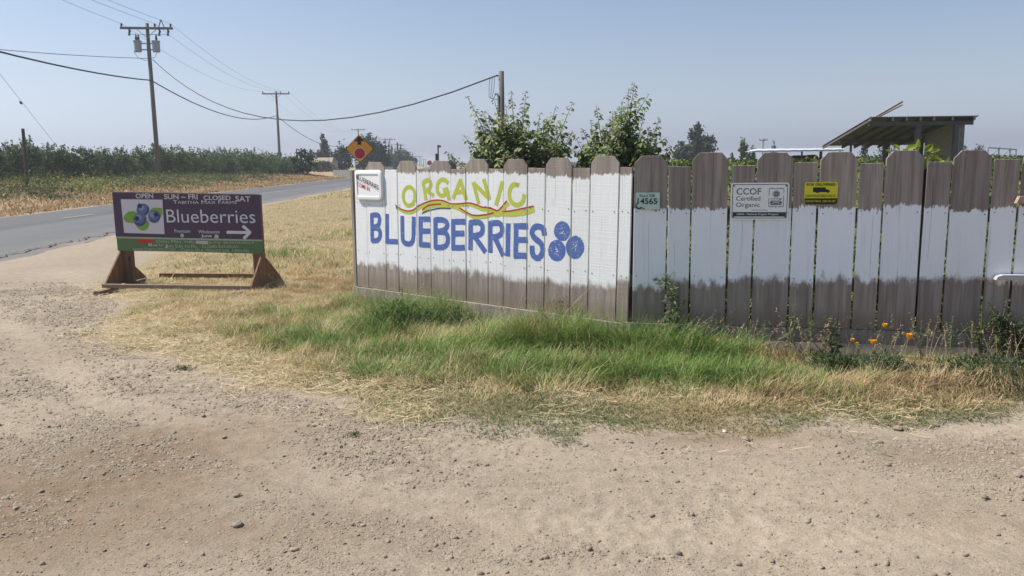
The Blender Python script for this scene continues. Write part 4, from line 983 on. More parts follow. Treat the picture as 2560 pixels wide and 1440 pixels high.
def house(name, label, px0, px1, ptop, d, roofm, eave):
    a = at(px0, ptop, d); b = at(px1, ptop, d); cx = (a[0] + b[0]) / 2; wd = b[0] - a[0]; zt = a[2]
    o = thing(name, label, 'house', (cx, d, 0)); ze = eave
    MB().box((0, 3, ze / 2), (wd * .92, 6, ze)).build('wall', M_stucco, o)
    MB().add([(-wd / 2, -.6, ze - .1), (wd / 2, -.6, ze - .1), (wd / 2, 6.6, ze - .1), (-wd / 2, 6.6, ze - .1), (-wd * .42, 3, zt), (wd * .42, 3, zt)], [(0, 1, 5, 4), (2, 3, 4, 5), (1, 2, 5), (3, 0, 4), (0, 3, 2, 1)]).build('roof', roofm, o)
    for x in (-.25, .2): MB().box((wd * x, -.02, ze * .55), (wd * .14, .1, ze * .4)).build('window', M_glass, o)
    return o
house('house', 'low tan roofed house half hidden by bushes down the road', 769, 831, 394, 170, M_tan, 2.5)
house('house', 'distant house with a reddish roof just right of the shed', 2391, 2426, 368, 110, M_tan, 2.4)
c0 = at(832, 416, 120); c1 = at(884, 415, 112)
gf_ = thing('sheet_fence', 'low grey sheet fence in front of the far trees', 'fence', (c0[0], c0[1], 0), atan2(c1[1] - c0[1], c1[0] - c0[0]))
for i in range(17): MB().box((i * .55 + .27, 0, .5), (.535, .05, 1.0 + .04 * (i % 2))).build('panel', M_gfence, gf_)
pf = thing('pipe_frame', 'thin steel pipe frame standing in the field at far right', 'frame', (0, 0, 0))
q0 = at(2470, 369, 60); q1 = at(2541, 374, 62)
MB().tube([q0, q1], .05).build('top_pipe', M_metal, pf)
for px in (2470, 2497, 2525, 2540): q = q0 + (q1 - q0) * (px - 2470) / 71; MB().tube([(q[0], q[1], 0), (q[0], q[1], q[2] + (.12 if px in (2497, 2525) else 0))], .06).build('upright', M_metal, pf)
for px in (2497, 2525): q = q0 + (q1 - q0) * (px - 2470) / 71; MB().beam(q + (0, 0, .0), q + (-.5, 0, -.45), .05, .05).build('brace', M_metal, pf)

# ------------------------------------------------------------------ trees
GREEN = (.055, .085, .028)
def blob_points(rg, blobs, n, clumps=16, spread=.26):
    wts = np.array([b[3] * b[4] * b[5] for b in blobs]) ** .8; wts = wts / wts.sum(); P = []; T = []
    for b, w_ in zip(blobs, wts):
        k = max(40, int(n * w_)); nc = max(5, int(clumps * (w_ * len(blobs)) ** .5))
        d = rg.normal(size=(nc, 3)); d /= np.linalg.norm(d, axis=1)[:, None]; cc = d * rg.uniform(.45, .95, (nc, 1))
        j = rg.integers(0, nc, k); q = cc[j] + rg.normal(size=(k, 3)) * spread * rg.uniform(.5, 1.2, (nc, 1))[j]
        P.append(q * np.array(b[3:6]) + np.array(b[0:3])); T.append(rg.uniform(.72, 1.3, nc)[j])
    return np.concatenate(P), np.concatenate(T)
def tree(name, label, cat, px, ptop, d, wpx, blobs, n, leaf, col, group=None, seed=0, trunk=.1, spikes=0, shoots=0, trunk_h=.55, z0=None):
    rg = np.random.default_rng(seed + 100); c = at(px, ptop, d); g0 = hz(c[0], c[1]) if z0 is None else z0
    h = c[2] - g0; W = wpx * d / 2000 / 2
    o = thing(name, label, cat, (c[0], c[1], g0), rg.uniform(-.2, .2), group)
    if trunk:
        mb = MB().tube([(0, 0, -.1), (.02 * h, 0, h * trunk_h * .5), (0, 0, h * trunk_h)], [trunk, trunk * .8, trunk * .5], 7)
        for k in range(4):
            a = rg.uniform(0, 6.28); mb.tube([(0, 0, h * trunk_h * .6), (cos(a) * W * .3, sin(a) * W * .3, h * trunk_h * 1.1), (cos(a) * W * .5, sin(a) * W * .5, h * (trunk_h + .25))], [trunk * .5, trunk * .35, trunk * .15], 5)
        mb.build('trunk', M_bark, o)
    bl = [(b[0] * W, b[1] * W, b[2] * h, b[3] * W, b[4] * W, b[5] * h) for b in blobs]
    P, T = blob_points(rg, bl, n)
    for k in range(spikes):                              # upright or leaning shoots that break the outline
        b = bl[rg.integers(0, len(bl))]; a = rg.uniform(0, 6.28); r0 = rg.uniform(.1, .85)
        s0 = np.array([b[0] + cos(a) * r0 * b[3], b[1] + sin(a) * r0 * b[4], b[2] + b[5] * sqrt(1 - r0 * r0) * .8]); L = rg.uniform(.08, .2) * h
        e = s0 + np.array([cos(a) * r0 * L * .5, sin(a) * r0 * L * .5, L]); tt_ = rg.uniform(0, 1, 14)[:, None]
        P = np.concatenate([P, s0 + (e - s0) * tt_ + rg.normal(size=(14, 3)) * leaf * .3]); T = np.concatenate([T, rg.uniform(.8, 1.25, 14)])
    P[:, 2] = np.clip(P[:, 2], .05 * h, None)
    V, fn, lp = quads_arrays(P, leaf * rg.uniform(.6, 1.35, len(P)), rg)
    C = vcol(np.array(col) * (1.0 if group and 'orchard' in group else 1.3), len(P), rg, .28, .1) * T[:, None]
    obj('crown', big_mesh('crown', V, fn, lp, M_far, np.repeat(C, 4, 0)), o); return o
ROUND = [(0, 0, .62, .8, .8, .34), (-.45, .1, .5, .5, .6, .28), (.5, -.1, .48, .5, .6, .28), (.1, 0, .82, .45, .45, .18)]
BUSHY = [(0, 0, .45, .95, .9, .42), (-.5, 0, .38, .55, .6, .36), (.5, 0, .4, .55, .6, .36), (.1, .1, .75, .6, .6, .22)]
# orchard beyond the road
orc = [(-25, 372, 58), (22, 362, 61), (62, 350, 63), (112, 366, 66), (158, 372, 67), (205, 374, 69), (252, 378, 72), (298, 376, 74), (342, 374, 77), (388, 364, 80), (430, 370, 83), (472, 376, 86), (512, 378, 89), (550, 375, 92), (586, 377, 95), (622, 376, 98), (655, 383, 102), (686, 388, 106), (712, 396, 112)]
for i, (px, pt, d) in enumerate(orc):
    tree('orchard_tree', ORD[i] + ' orchard tree from the left in the row beyond the road', 'tree', px, pt - 2, d, 78, BUSHY, 4200, .15, (.145, .195, .09), 'orchard trees in a row beyond the road', i, .09, 44)
rg = np.random.default_rng(55)                          # rows behind the first one read as one mass
P = []
for k in range(92):
    px = rg.uniform(-620, 700); d = 72 + (px + 40) / 740 * 50 + rg.uniform(4, 20); c = at(px, 388, d)
    P.append(np.array([c[0], c[1], c[2] * .5]) + rg.normal(size=(260, 3)) * np.array([1.5, 1.5, c[2] * .24]))
P = np.concatenate(P); P[:, 2] = np.clip(P[:, 2], .1, None); V, fn, lp = quads_arrays(P, .32 * rg.uniform(.6, 1.3, len(P)), rg)
o = obj('orchard_rows', big_mesh('orchard_rows', V, fn, lp, M_far, np.repeat(vcol((.095, .13, .06), len(P), rg), 4, 0))); o['kind'] = 'stuff'

tree('eucalyptus_tree', 'tall narrow eucalyptus with a pointed top by the tan roofed house', 'tree', 808, 338, 185, 44, [(0, 0, .8, .32, .4, .2), (.05, 0, .55, .55, .6, .25), (-.35, 0, .4, .5, .5, .22), (.55, 0, .3, .55, .6, .25), (-.6, 0, .3, .4, .4, .2)], 2025, .5, (.06, .075, .05), seed=41, trunk=.2, spikes=10)
tree('shade_tree', 'small rounded tree left of the pointed eucalyptus', 'tree', 777, 374, 185, 30, ROUND, 700, .4, (.055, .07, .045), seed=42, trunk=.15)
tree('shade_tree', 'broad dark tree directly left of the amber diamond sign', 'tree', 853, 363, 180, 48, BUSHY, 1755, .62, (.038, .056, .032), seed=43, trunk=.15)
tree('shade_tree', 'largest dark tree standing behind the amber diamond sign', 'tree', 926, 336, 190, 84, [(-.2, 0, .72, .5, .6, .27), (.2, 0, .5, .7, .7, .35), (-.5, 0, .4, .5, .5, .36), (.65, 0, .32, .5, .5, .3)], 3510, .62, (.045, .066, .035), seed=44, trunk=.2, spikes=12)
tree('shade_tree', 'low wide tree mass right of the amber sign under the distant poles', 'tree', 1000, 376, 260, 72, BUSHY, 2025, .75, (.045, .07, .04), seed=45, trunk=.2)
for k_, (px, pt) in enumerate(((971, 357), (979, 362), (987, 370), (993, 357), (1001, 361))):
    tree('cypress_tree', ORD[k_] + ' thin cypress spire from the left beside the distant poles', 'tree', px, pt, 280, 5, [(0, 0, .55, .9, .9, .42), (0, 0, .85, .45, .45, .16)], 160, .45, (.03, .04, .03), 'cypress spires far down the road', px, .1)
tree('roadside_bush', 'dark bush with arching twigs in front of the tan roofed house', 'bush', 755, 378, 110, 72, BUSHY, 1500, .3, (.042, .065, .028), seed=46, trunk=.1, spikes=26)
tree('roadside_bush', 'dark bush at the foot of the second utility pole', 'bush', 708, 402, 112, 70, BUSHY, 1200, .3, (.045, .07, .028), seed=47, trunk=.1, spikes=14)
a = at(741, 372, 109); tag(MB().tube([(a[0], a[1], 0), a], .07, 6).build('bare_post', M_insul), 'thin bare post sticking out of the roadside bush', 'post')
tree('roadside_bush', 'pale twiggy shrub hiding the wall of the tan roofed house', 'bush', 806, 405, 150, 60, BUSHY, 700, .34, (.10, .10, .065), seed=147, trunk=.06, spikes=30)
tree('field_tree', 'small rounded tree between the steel post and the left fruit tree', 'tree', 1128, 397, 120, 26, BUSHY, 500, .28, (.045, .065, .035), seed=48, trunk=.1)
tree('field_tree', 'large spreading tree with a tall ragged top, right of the fruit trees', 'tree', 1742, 319, 150, 92, [(-.1, 0, .78, .36, .4, .2), (.2, 0, .6, .45, .5, .25), (.55, 0, .42, .5, .5, .33), (0, 0, .4, .65, .6, .35), (.1, 0, .9, .22, .22, .1)], 3375, .52, (.042, .062, .036), seed=49, trunk=.25, spikes=16)
tree('field_tree', 'rounded tree joined to the left side of the big ragged tree', 'tree', 1706, 351, 148, 44, BUSHY, 1485, .5, (.046, .07, .036), seed=50, trunk=.2)
tree('field_tree', 'slim pale green tree with a bare trunk left of the canopy', 'tree', 1857, 350, 110, 25, [(-.15, 0, .78, .6, .6, .2), (.35, 0, .62, .6, .6, .18), (-.2, 0, .5, .5, .5, .16)], 945, .27, (.09, .12, .055), seed=51, trunk=.14, spikes=8)
tree('field_tree', 'small dark tree under the left end of the canopy', 'tree', 1878, 372, 90, 30, ROUND, 500, .22, (.05, .065, .04), seed=52, trunk=.1, spikes=6)
tree('field_tree', 'tiny dark shrub between the ragged tree and the canopy', 'tree', 1830, 382, 90, 14, ROUND, 260, .2, (.05, .06, .045), seed=53, trunk=.08)
tree('field_tree', 'young leafy tree seen under the left eave of the shed', 'tree', 2163, 355, 62, 30, [(0, 0, .5, .85, .8, .42), (0, 0, .8, .5, .5, .2)], 900, .13, (.05, .07, .04), seed=54, trunk=.08, spikes=14)
tree('field_tree', 'bushy tree seen through the middle bay of the shed', 'tree', 2218, 351, 60, 54, BUSHY, 1300, .14, (.05, .075, .04), seed=55, trunk=.1, spikes=14)
tree('field_tree', 'sparse dark tree top poking above the canopy roof', 'tree', 1935, 362, 100, 22, ROUND, 300, .2, (.05, .06, .045), seed=56, trunk=.09, spikes=5)
tree('field_tree', 'distant rounded tree immediately right of the shed wall', 'tree', 2409, 361, 130, 22, BUSHY, 500, .3, (.045, .06, .04), seed=57, trunk=.14)
tree('field_tree', 'distant wider tree left of the pipe frame', 'tree', 2447, 358, 130, 34, BUSHY, 800, .3, (.045, .06, .04), seed=58, trunk=.14)
rg = np.random.default_rng(56); P = []
for k in range(170):
    px = rg.uniform(1080, 2700); d = rg.uniform(420, 620); c = at(px, hor(px), d); s = rg.uniform(.6, 1.5)
    P.append(np.array([c[0], c[1], s]) + rg.normal(size=(40, 3)) * np.array([3.5, 2, s * .5]))
P = np.concatenate(P); V, fn, lp = quads_arrays(P, 1.0 * rg.uniform(.6, 1.3, len(P)), rg)
o = obj('far_tree_line', big_mesh('far_tree_line', V, fn, lp, M_far, np.repeat(vcol((.05, .065, .04), len(P), rg), 4, 0))); o['kind'] = 'stuff'

# fruit trees close behind the fence: every shoot a drooping double rank of leaves
def C5(x, y): return 1100 + x / 4.267, 160 + y / 4.267
def fruit_tree(label, d, basepx, tips, seed, fill, hull):
    rg = np.random.default_rng(seed); b = at(*basepx, d); o = thing('fruit_tree', label, 'tree', (b[0], b[1], 0)); O = np.array([b[0], b[1], 0])
    wood_ = MB(); wood_.tube([(0, 0, -.05), (.02, 0, .5), (0, 0, b[2] * .62)], [.085, .075, .065], 8)
    LP = []; LD = []; LL = []; CC = []
    fork = np.array([0, 0, b[2] * .6])
    def shoot(tip, start, leaves, r0, red):
        mid = (tip + start) / 2 + np.array([(start[0] - tip[0]) * .12, 0, -.03]) + rg.normal(size=3) * .03
        pts = [(1 - t_) ** 2 * start + 2 * t_ * (1 - t_) * mid + t_ * t_ * tip for t_ in np.linspace(0, 1, 9)]
        wood_.tube(pts, list(np.linspace(r0, .003, 9)), 5); pts = np.array(pts)
        for j in range(leaves):
            t_ = 1 - (rg.uniform(0, .95) ** 1.15) * .9; f = t_ * 8; i0 = min(int(f), 7); p = pts[i0] + (pts[i0 + 1] - pts[i0]) * (f - i0)
            ax = pts[i0 + 1] - pts[i0]; ax /= np.linalg.norm(ax); q = rg.normal(size=3); q -= ax * q.dot(ax); q /= np.linalg.norm(q)
            dr = q * .9 + ax * .35 + np.array([0, 0, -.65]) ; p = p + q * rg.uniform(.0, .05) * (1.3 - t_) * 2
            LP.append(p); LD.append(dr); s = (.088 if t_ < .8 else .088 - .27 * (t_ - .8)) * rg.uniform(.55, 1.25); LL.append(max(.025, s))
            c = np.array([.27, .335, .15]) * rg.uniform(.55, 1.3)
            if t_ > .88: c = c * .6 + np.array([.20, .10, .06]) * (.5 if red else .2)
            elif rg.random() < .12: c = np.array([.14, .17, .03]) * rg.uniform(.8, 1.2)
            CC.append(c)
    for (tx, ty, lv, red) in tips:
        tp = at(*C5(tx, ty), d + rg.uniform(-.45, .45)) - O
        st = fork + (tp - fork) * .22 * np.array([1, 1, .3]); shoot(tp, st, int(lv * 1.6), .018, red)
        for k in range(4):
            t_ = rg.uniform(.25, .65); bp_ = st + (tp - st) * t_; dr = (tp - st) / np.linalg.norm(tp - st) + rg.normal(size=3) * .55; dr[2] = abs(dr[2]) * .8
            shoot(bp_ + dr * rg.uniform(.18, .42), bp_, 32, .008, red)
    for k in range(fill):
        q = hull[rg.integers(0, len(hull))]; c = at(*C5(q[0] + rg.normal() * q[2], q[1] + rg.normal() * q[3]), d + rg.normal() * .35) - O
        shoot(c, c + np.array([rg.normal() * .12, rg.normal() * .12, -rg.uniform(.25, .45)]) + (fork - c) * .12, 30, .006, rg.random() < .3)
    wood_.build('branches', M_bark, o)
    LP = np.array(LP); LD = np.array(LD); LL = np.array(LL); U = np.tile([0, 0, 1.], (len(LP), 1)) + rg.normal(size=(len(LP), 3)) * .35
    V, fn, lp = leaf_arrays(LP, LL, LL * .82, LD, U)
    obj('crown', big_mesh('crown', V, fn, lp, M_leaf, np.repeat(np.array(CC), 6, 0)), o); return o
fruit_tree('wider fruit tree behind the lettered fence, with the service pole rising through it', 12.5, (1300, 440),
    [(290, 345, 60, 1), (370, 595, 40, 0), (250, 750, 50, 0), (65, 930, 46, 0), (580, 380, 55, 0), (760, 290, 60, 1), (700, 430, 40, 0), (920, 285, 60, 0), (880, 465, 36, 0), (1070, 520, 44, 1), (1240, 440, 50, 1), (1415, 410, 56, 1), (1430, 750, 36, 1), (1420, 930, 34, 0), (1150, 560, 40, 0), (450, 500, 50, 0), (520, 850, 40, 0), (640, 560, 45, 0)],
    21, 44, [(700, 800, 140, 110), (1000, 850, 170, 110), (1150, 750, 120, 110), (600, 950, 200, 60), (950, 1000, 260, 50), (850, 650, 130, 70), (1250, 950, 100, 80)])
fruit_tree('taller narrower fruit tree behind the corner where lettered and shaded fences meet', 12.0, (1545, 440),
    [(1665, 440, 52, 1), (2075, 195, 70, 1), (2010, 260, 44, 0), (1940, 395, 50, 0), (1840, 500, 40, 1), (2190, 500, 42, 1), (2345, 570, 56, 1), (2255, 775, 50, 1), (2465, 870, 66, 1), (1510, 680, 44, 0), (1450, 790, 44, 0), (2130, 420, 44, 0), (1600, 600, 40, 0), (1480, 960, 36, 1), (2200, 900, 50, 0)],
    22, 34, [(1700, 800, 120, 110), (1950, 700, 110, 110), (1900, 900, 170, 80), (1600, 950, 110, 60), (2000, 520, 60, 70), (1750, 1010, 200, 40), (2150, 960, 150, 40)])

# broad yellow-green leaves above the shaded fence
bl_ = thing('broad_leaf_plant', 'yellow green broad leaved plant peeping over the shaded fence below the shed', 'plant', (4.5, 8.4, 0)); mb = MB()
for px, py in ((2228, 370), (2258, 372), (2290, 365), (2315, 372), (2325, 385), (2340, 392), (2305, 392)):
    e = at(px, py, 8.4) - np.array([4.5, 8.4, 0]); mb.tube([(rng.uniform(-.1, .1), 0, 0), (e[0] * .4, 0, .9), e], [.012, .01, .005], 5)
mb.build('stems', M_stem, bl_)
for px, py, dx, dz, s in ((2250, 378, -1, .9, .11), (2228, 384, -1, .5, .09), (2262, 376, .6, .3, .13), (2275, 380, -.6, .2, .10), (2288, 376, .1, 1, .125), (2296, 380, -.5, .7, .10), (2310, 380, .8, .9, .12), (2316, 388, .5, -.3, .11), (2325, 382, .9, .4, .10), (2330, 392, 1, -.4, .10), (2336, 390, .6, -.8, .09), (2318, 395, -.4, -.5, .1)):
    e = at(px, py, 8.4) - np.array([4.5, 8.4, 0])
    V, fn, lp = leaf_arrays(e[None], np.array([s]), np.array([s * .62]), np.array([[dx, -.35, dz]]), np.array([[.2, -.8, .6]]), .2)
    obj('leaf', big_mesh('leaf', V, fn, lp, M_leaf, np.repeat(vcol((.34, .36, .035), 1, rng, .2), 6, 0)), bl_)

# field of berry bushes behind the shaded fence, weeds right behind the gaps
rg = np.random.default_rng(60); n = 52000
y = 9.2 + 62 * rg.random(n) ** 1.9; x = rg.uniform(-.02, 1.0, n) * (3 + y * .95) + .22 * y - .5
row = np.abs(((x * .97 + y * .2) / 2.6) % 1 - .5); keep = (rg.random(n) < np.where(y < 13, .8, sstep(.5, .12, row))) & ~((x > 12.6) & (x < 17.8) & (y > 28.5) & (y < 35)) & (sdist(FIELD, x, y) > .25)
x, y = x[keep], y[keep]; top_ = np.where(y < 13, 1.15, 1.5 + .0050 * y) + .35 * (fbm(x * .5, y * .5, 3, 21) - .5); z = top_ * rg.random(len(x)) ** .45
V, fn, lp = quads_arrays(np.stack([x, y, z], 1), (.055 + .0032 * y) * rg.uniform(.7, 1.3, len(x)), rg)
C = vcol((.085, .115, .035), len(x), rg, .3, .15); yl = (fbm(x * .9, y * .9, 2, 23) > .56)[:, None]; C = np.where(yl, C * np.array([1.7, 1.45, 1.0]), C); C *= rg.uniform(.4, 1.5, (len(x), 1))
o = obj('berry_bushes', big_mesh('berry_bushes', V, fn, lp, M_far, np.repeat(C, 4, 0))); o['kind'] = 'stuff'

rg = np.random.default_rng(61); n = 16000; u = rg.uniform(-.1, PR.L + 1.5, n); bk_ = .12 + 2.4 * rg.random(n) ** 1.6
x = PR.a[0] + PR.d[0] * u - PR.n[0] * bk_; y = PR.a[1] + PR.d[1] * u - PR.n[1] * bk_; z = (.25 + 1.1 * fbm(x * 1.6, y * 1.6, 3, 62)) * rg.random(n) ** .7
V, fn, lp = quads_arrays(np.stack([x, y, z], 1), .06 * rg.uniform(.5, 1.4, n), rg); C = vcol((.09, .11, .045), n, rg, .3, .2) * rg.uniform(.4, 1.8, (n, 1)); C = np.where(rg.random((n, 1)) < .25, C * np.array([2.4, 1.7, 1.3]), C)
o = obj('weeds', big_mesh('weeds', V, fn, lp, M_far, np.repeat(C, 4, 0))); o['kind'] = 'stuff'

# ------------------------------------------------------------------ grasses
STRAW = np.array([.66, .54, .32]); DRY = np.array([.54, .41, .225]); RED = np.array([.41, .28, .16]); GRN = np.array([.125, .235, .045]); YG = np.array([.25, .265, .095])
def mixc(a, b, k): return a * (1 - k) + b * k
def fence_front(x, y):
    """distance in front of the fences, negative behind them"""
    return -sdist(FIELD, x, y)
def grass_patch(name, N, xr0, xr1, yr0, yr1, wscale, hscale, seed, ypow=1.0):
    rg = np.random.default_rng(seed); x = rg.uniform(xr0, xr1, N); y = yr0 + (yr1 - yr0) * rg.random(N) ** ypow
    v = verge(x, y) + (fbm(x * 2.2, y * 2.2, 3, 11) - .5) * .5; front = fence_front(x, y)
    rd = x - xnear(y)
    g, hb = blob_fields(x, y); g = g + (fbm(x * 1.5, y * 1.5, 3, 31) - .5) * .9 + (fbm(x * 7, y * 7, 2, 34) - .5) * .6 + .08
    tuft = fbm(x * 4.5, y * 4.5, 3, 33)
    dens = sstep(-.02, .35, v) * (.25 + .75 * np.clip(tuft * 2 - .45 + hb * 2.2 + g * .5, 0, 1))
    keep = (rg.random(N) < dens) & (front > .03) & (rd > .25 + .3 * tuft)
    x, y, v, g, hb, tuft = x[keep], y[keep], v[keep], g[keep], hb[keep], tuft[keep]; n = len(x)
    grow = sstep(0, 1.0, v)
    H = (.020 + .05 * grow * tuft * 1.6 + hb * 1.0 * (.55 + .9 * tuft) + .02 * np.clip(g, 0, 1)) * rg.uniform(.4, 1.3, n) * hscale
    clumpy = fbm(x * 3.1, y * 3.1, 3, 35); isg = rg.random(n) < np.clip(g * 1.05, .0, .93) * sstep(.20, .38, clumpy)
    H = H * (1 - .6 * sstep(1.7, 2.3, x) * sstep(.9, .5, fence_front(x, y))); rare = rg.random(n) < .01; H = np.where(rare, H * 1.7, H)
    k = rg.random((n, 1)); dry = mixc(STRAW, DRY, k); redz = np.exp(-((x + 1.9) / 1.4) ** 2 - ((y - 10.5) / 2.2) ** 2) + np.exp(-((x - 3.0) / 1.3) ** 2 - ((y - 5.7) / .6) ** 2); rk = (np.clip(redz, 0, .85) * rg.uniform(.3, 1, n))[:, None]
    dry = mixc(dry, RED, rk); gr = mixc(GRN, YG, (rg.random(n) ** 1.6 * np.clip(1.25 - g, .1, 1))[:, None])
    C = np.where(isg[:, None], gr, dry) * rg.uniform(.72, 1.25, (n, 1))
    P = np.stack([x, y, height(x, y) - .006], 1)
    W = rg.uniform(.003, .0065, n) * wscale * np.where(isg, 1.1, .85)
    lean = np.where(isg, rg.uniform(0, .8, n), rg.uniform(.2, 1.3, n)); curl = np.where(isg, rg.uniform(.1, 1.2, n), rg.uniform(0, .8, n))
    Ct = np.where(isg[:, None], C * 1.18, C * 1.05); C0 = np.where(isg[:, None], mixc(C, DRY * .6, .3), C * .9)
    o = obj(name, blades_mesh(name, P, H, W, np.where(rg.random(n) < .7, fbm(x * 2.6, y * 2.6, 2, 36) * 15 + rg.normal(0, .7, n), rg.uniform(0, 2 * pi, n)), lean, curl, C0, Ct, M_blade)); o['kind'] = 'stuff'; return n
print('grass near', grass_patch('grass', 480000, -6.2, 5.2, 4.4, 11.4, 1.0, 1.0, 70))
print('grass mid', grass_patch('dry_grass', 170000, -13, -1.0, 11.4, 42, 2.0, 1.0, 71, 1.7))
print('grass far', grass_patch('dry_grass', 40000, -28, -5, 42, 130, 9, 2.6, 72, 1.4))
# low mat of creeping grass at the edge of the drive and flat straw litter
rg = np.random.default_rng(73); N = 330000; x = rg.uniform(-4.5, 4.6, N); y = rg.uniform(4.2, 8.0, N)
v = verge(x, y) + (fbm(x * 2.2, y * 2.2, 3, 11) - .5) * .7; mat_z = np.exp(-((v - .22) / .40) ** 2) * sstep(-1.6, .4, x) * sstep(-.2, -.05, v) + .4 * sstep(.68, .76, fbm(x * 1.4, y * 1.4, 3, 81)) * sstep(-.75, -.1, v)
keep = (rg.random(N) < mat_z * (.3 + .9 * fbm(x * 5, y * 5, 3, 82))) & (fence_front(x, y) > .05); x, y = x[keep], y[keep]; n = len(x)
gk = sstep(.30, .55, fbm(x * 1.1, y * 1.1, 3, 83))[:, None] * .9; C = mixc(np.array([.30, .255, .125]), np.array([.155, .185, .082]), np.where(rg.random((n, 1)) < gk, 1.0, 0.0)) * rg.uniform(.75, 1.25, (n, 1))
o = obj('creeping_grass', blades_mesh('creeping_grass', np.stack([x, y, height(x, y) - .003], 1), rg.uniform(.015, .05, n), rg.uniform(.003, .007, n), rg.uniform(0, 2 * pi, n), rg.uniform(.5, 1.3, n), rg.uniform(.1, .7, n), C * .9, C * 1.1, M_blade)); o['kind'] = 'stuff'; print('mat', n)
N = 150000; x = rg.uniform(-6.6, 5, N); y = 4.2 + 8.5 * rg.random(N); v = verge(x, y) + (fbm(x * 2.2, y * 2.2, 3, 11) - .5) * .6
keep = (rg.random(N) < np.exp(-((v - .32) / .40) ** 2) * sstep(.44, .66, fbm(x * 1.6 + 9, y * 1.6, 3, 91) + .16 * sstep(0, -2.5, x)) ) & (fence_front(x, y) > .1); x, y = x[keep], y[keep]; n = len(x)
L = .025 + .12 * rg.random(n) ** 3; C = np.array([.62, .51, .31])[None] * rg.uniform(.7, 1.25, (n, 1)); z = height(x, y) + rg.uniform(.004, .03, n)
a = rg.normal(.3, .9, n); V = np.zeros((n, 4, 3)); dx, dy = np.cos(a) * L / 2, np.sin(a) * L / 2; wx, wy = -np.sin(a) * .0015, np.cos(a) * .0015; tz = rg.normal(0, .012, n)
V[:, 0] = np.stack([x - dx - wx, y - dy - wy, z - tz], 1); V[:, 1] = np.stack([x + dx - wx, y + dy - wy, z + tz], 1); V[:, 2] = np.stack([x + dx + wx, y + dy + wy, z + tz + .002], 1); V[:, 3] = np.stack([x - dx + wx, y - dy + wy, z - tz + .002], 1)
o = obj('straw_litter', big_mesh('straw_litter', V.reshape(-1, 3), np.full(n, 4), np.arange(4 * n), M_blade, np.repeat(C, 4, 0))); o['kind'] = 'stuff'; print('straw', n)
# broad little weeds mixed into the green, and tall thin dry stalks with seed heads by the fences
rg = np.random.default_rng(76); N = 16000; x = rg.uniform(-4.5, 4.6, N); y = rg.uniform(4.8, 10.5, N); g_, h_ = blob_fields(x, y); pt_ = fbm(x * 1.7, y * 1.7, 3, 77)
kp = (rg.random(N) < np.clip(g_, 0, 1) * sstep(.48, .62, pt_)) & (fence_front(x, y) > .06) & (verge(x, y) > .15); x, y, h_ = x[kp], y[kp], h_[kp]; n = len(x)
D = np.stack([rg.normal(size=n), rg.normal(size=n), rg.uniform(-.1, .9, n)], 1)
V, fn, lp = leaf_arrays(np.stack([x, y, height(x, y) + (.02 + h_ * .8) * rg.random(n)], 1), rg.uniform(.02, .055, n), rg.uniform(.008, .02, n), D, np.tile([0, 0, 1.], (n, 1)) + rg.normal(size=(n, 3)) * .3, .15)
o = obj('verge_weeds', big_mesh('verge_weeds', V, fn, lp, M_leaf, np.repeat(vcol((.115, .165, .07), n, rg, .35, .12), 6, 0))); o['kind'] = 'stuff'
P = []
for k in range(210): u = rg.uniform(.3, PR.L + .3); P.append(PR.world(u, -rg.uniform(.06, .65), 0))
for k in range(120): u = rg.uniform(.0, PL.L - .2); P.append(PL.world(u, -rg.uniform(.08, .7), 0))
for k in range(160): c_ = gnd(rg.uniform(700, 900), rg.uniform(560, 790)); P.append(c_)
P = np.array(P); n = len(P); P[:, 2] = height(P[:, 0], P[:, 1]); Hs = rg.uniform(.16, .42, n); yaw = rg.uniform(0, 2 * pi, n); ln = rg.uniform(0, .55, n); cu = rg.uniform(0, .5, n)
C = vcol((.42, .33, .19), n, rg, .25, .06); ms = blades_mesh('dry_stalks', P, Hs, np.full(n, .0032), yaw, ln, cu, C, C, M_blade); o = obj('dry_stalks', ms); o['kind'] = 'stuff'
k = n * 9; j = rg.integers(0, n, k); tt_ = rg.uniform(.72, 1.02, k); out_ = Hs[j] * (ln[j] * tt_ + cu[j] * tt_ ** 2); up = Hs[j] * tt_ * np.sqrt(np.clip(1 - (ln[j] * .6 + cu[j] * .5 * tt_) ** 2, .02, 1))
Q = P[j] + np.stack([np.cos(yaw[j]) * out_, np.sin(yaw[j]) * out_, up], 1)
V, fn, lp = leaf_arrays(Q, rg.uniform(.012, .032, k), np.full(k, .005), np.stack([np.cos(yaw[j]), np.sin(yaw[j]), np.full(k, .5)], 1) + rg.normal(size=(k, 3)) * .5, np.tile([0, 0, 1.], (k, 1)) + rg.normal(size=(k, 3)) * .3, .1)
o = obj('seed_heads', big_mesh('seed_heads', V, fn, lp, M_blade, np.repeat(vcol((.46, .36, .22), k, rg, .25, .06), 6, 0))); o['kind'] = 'stuff'
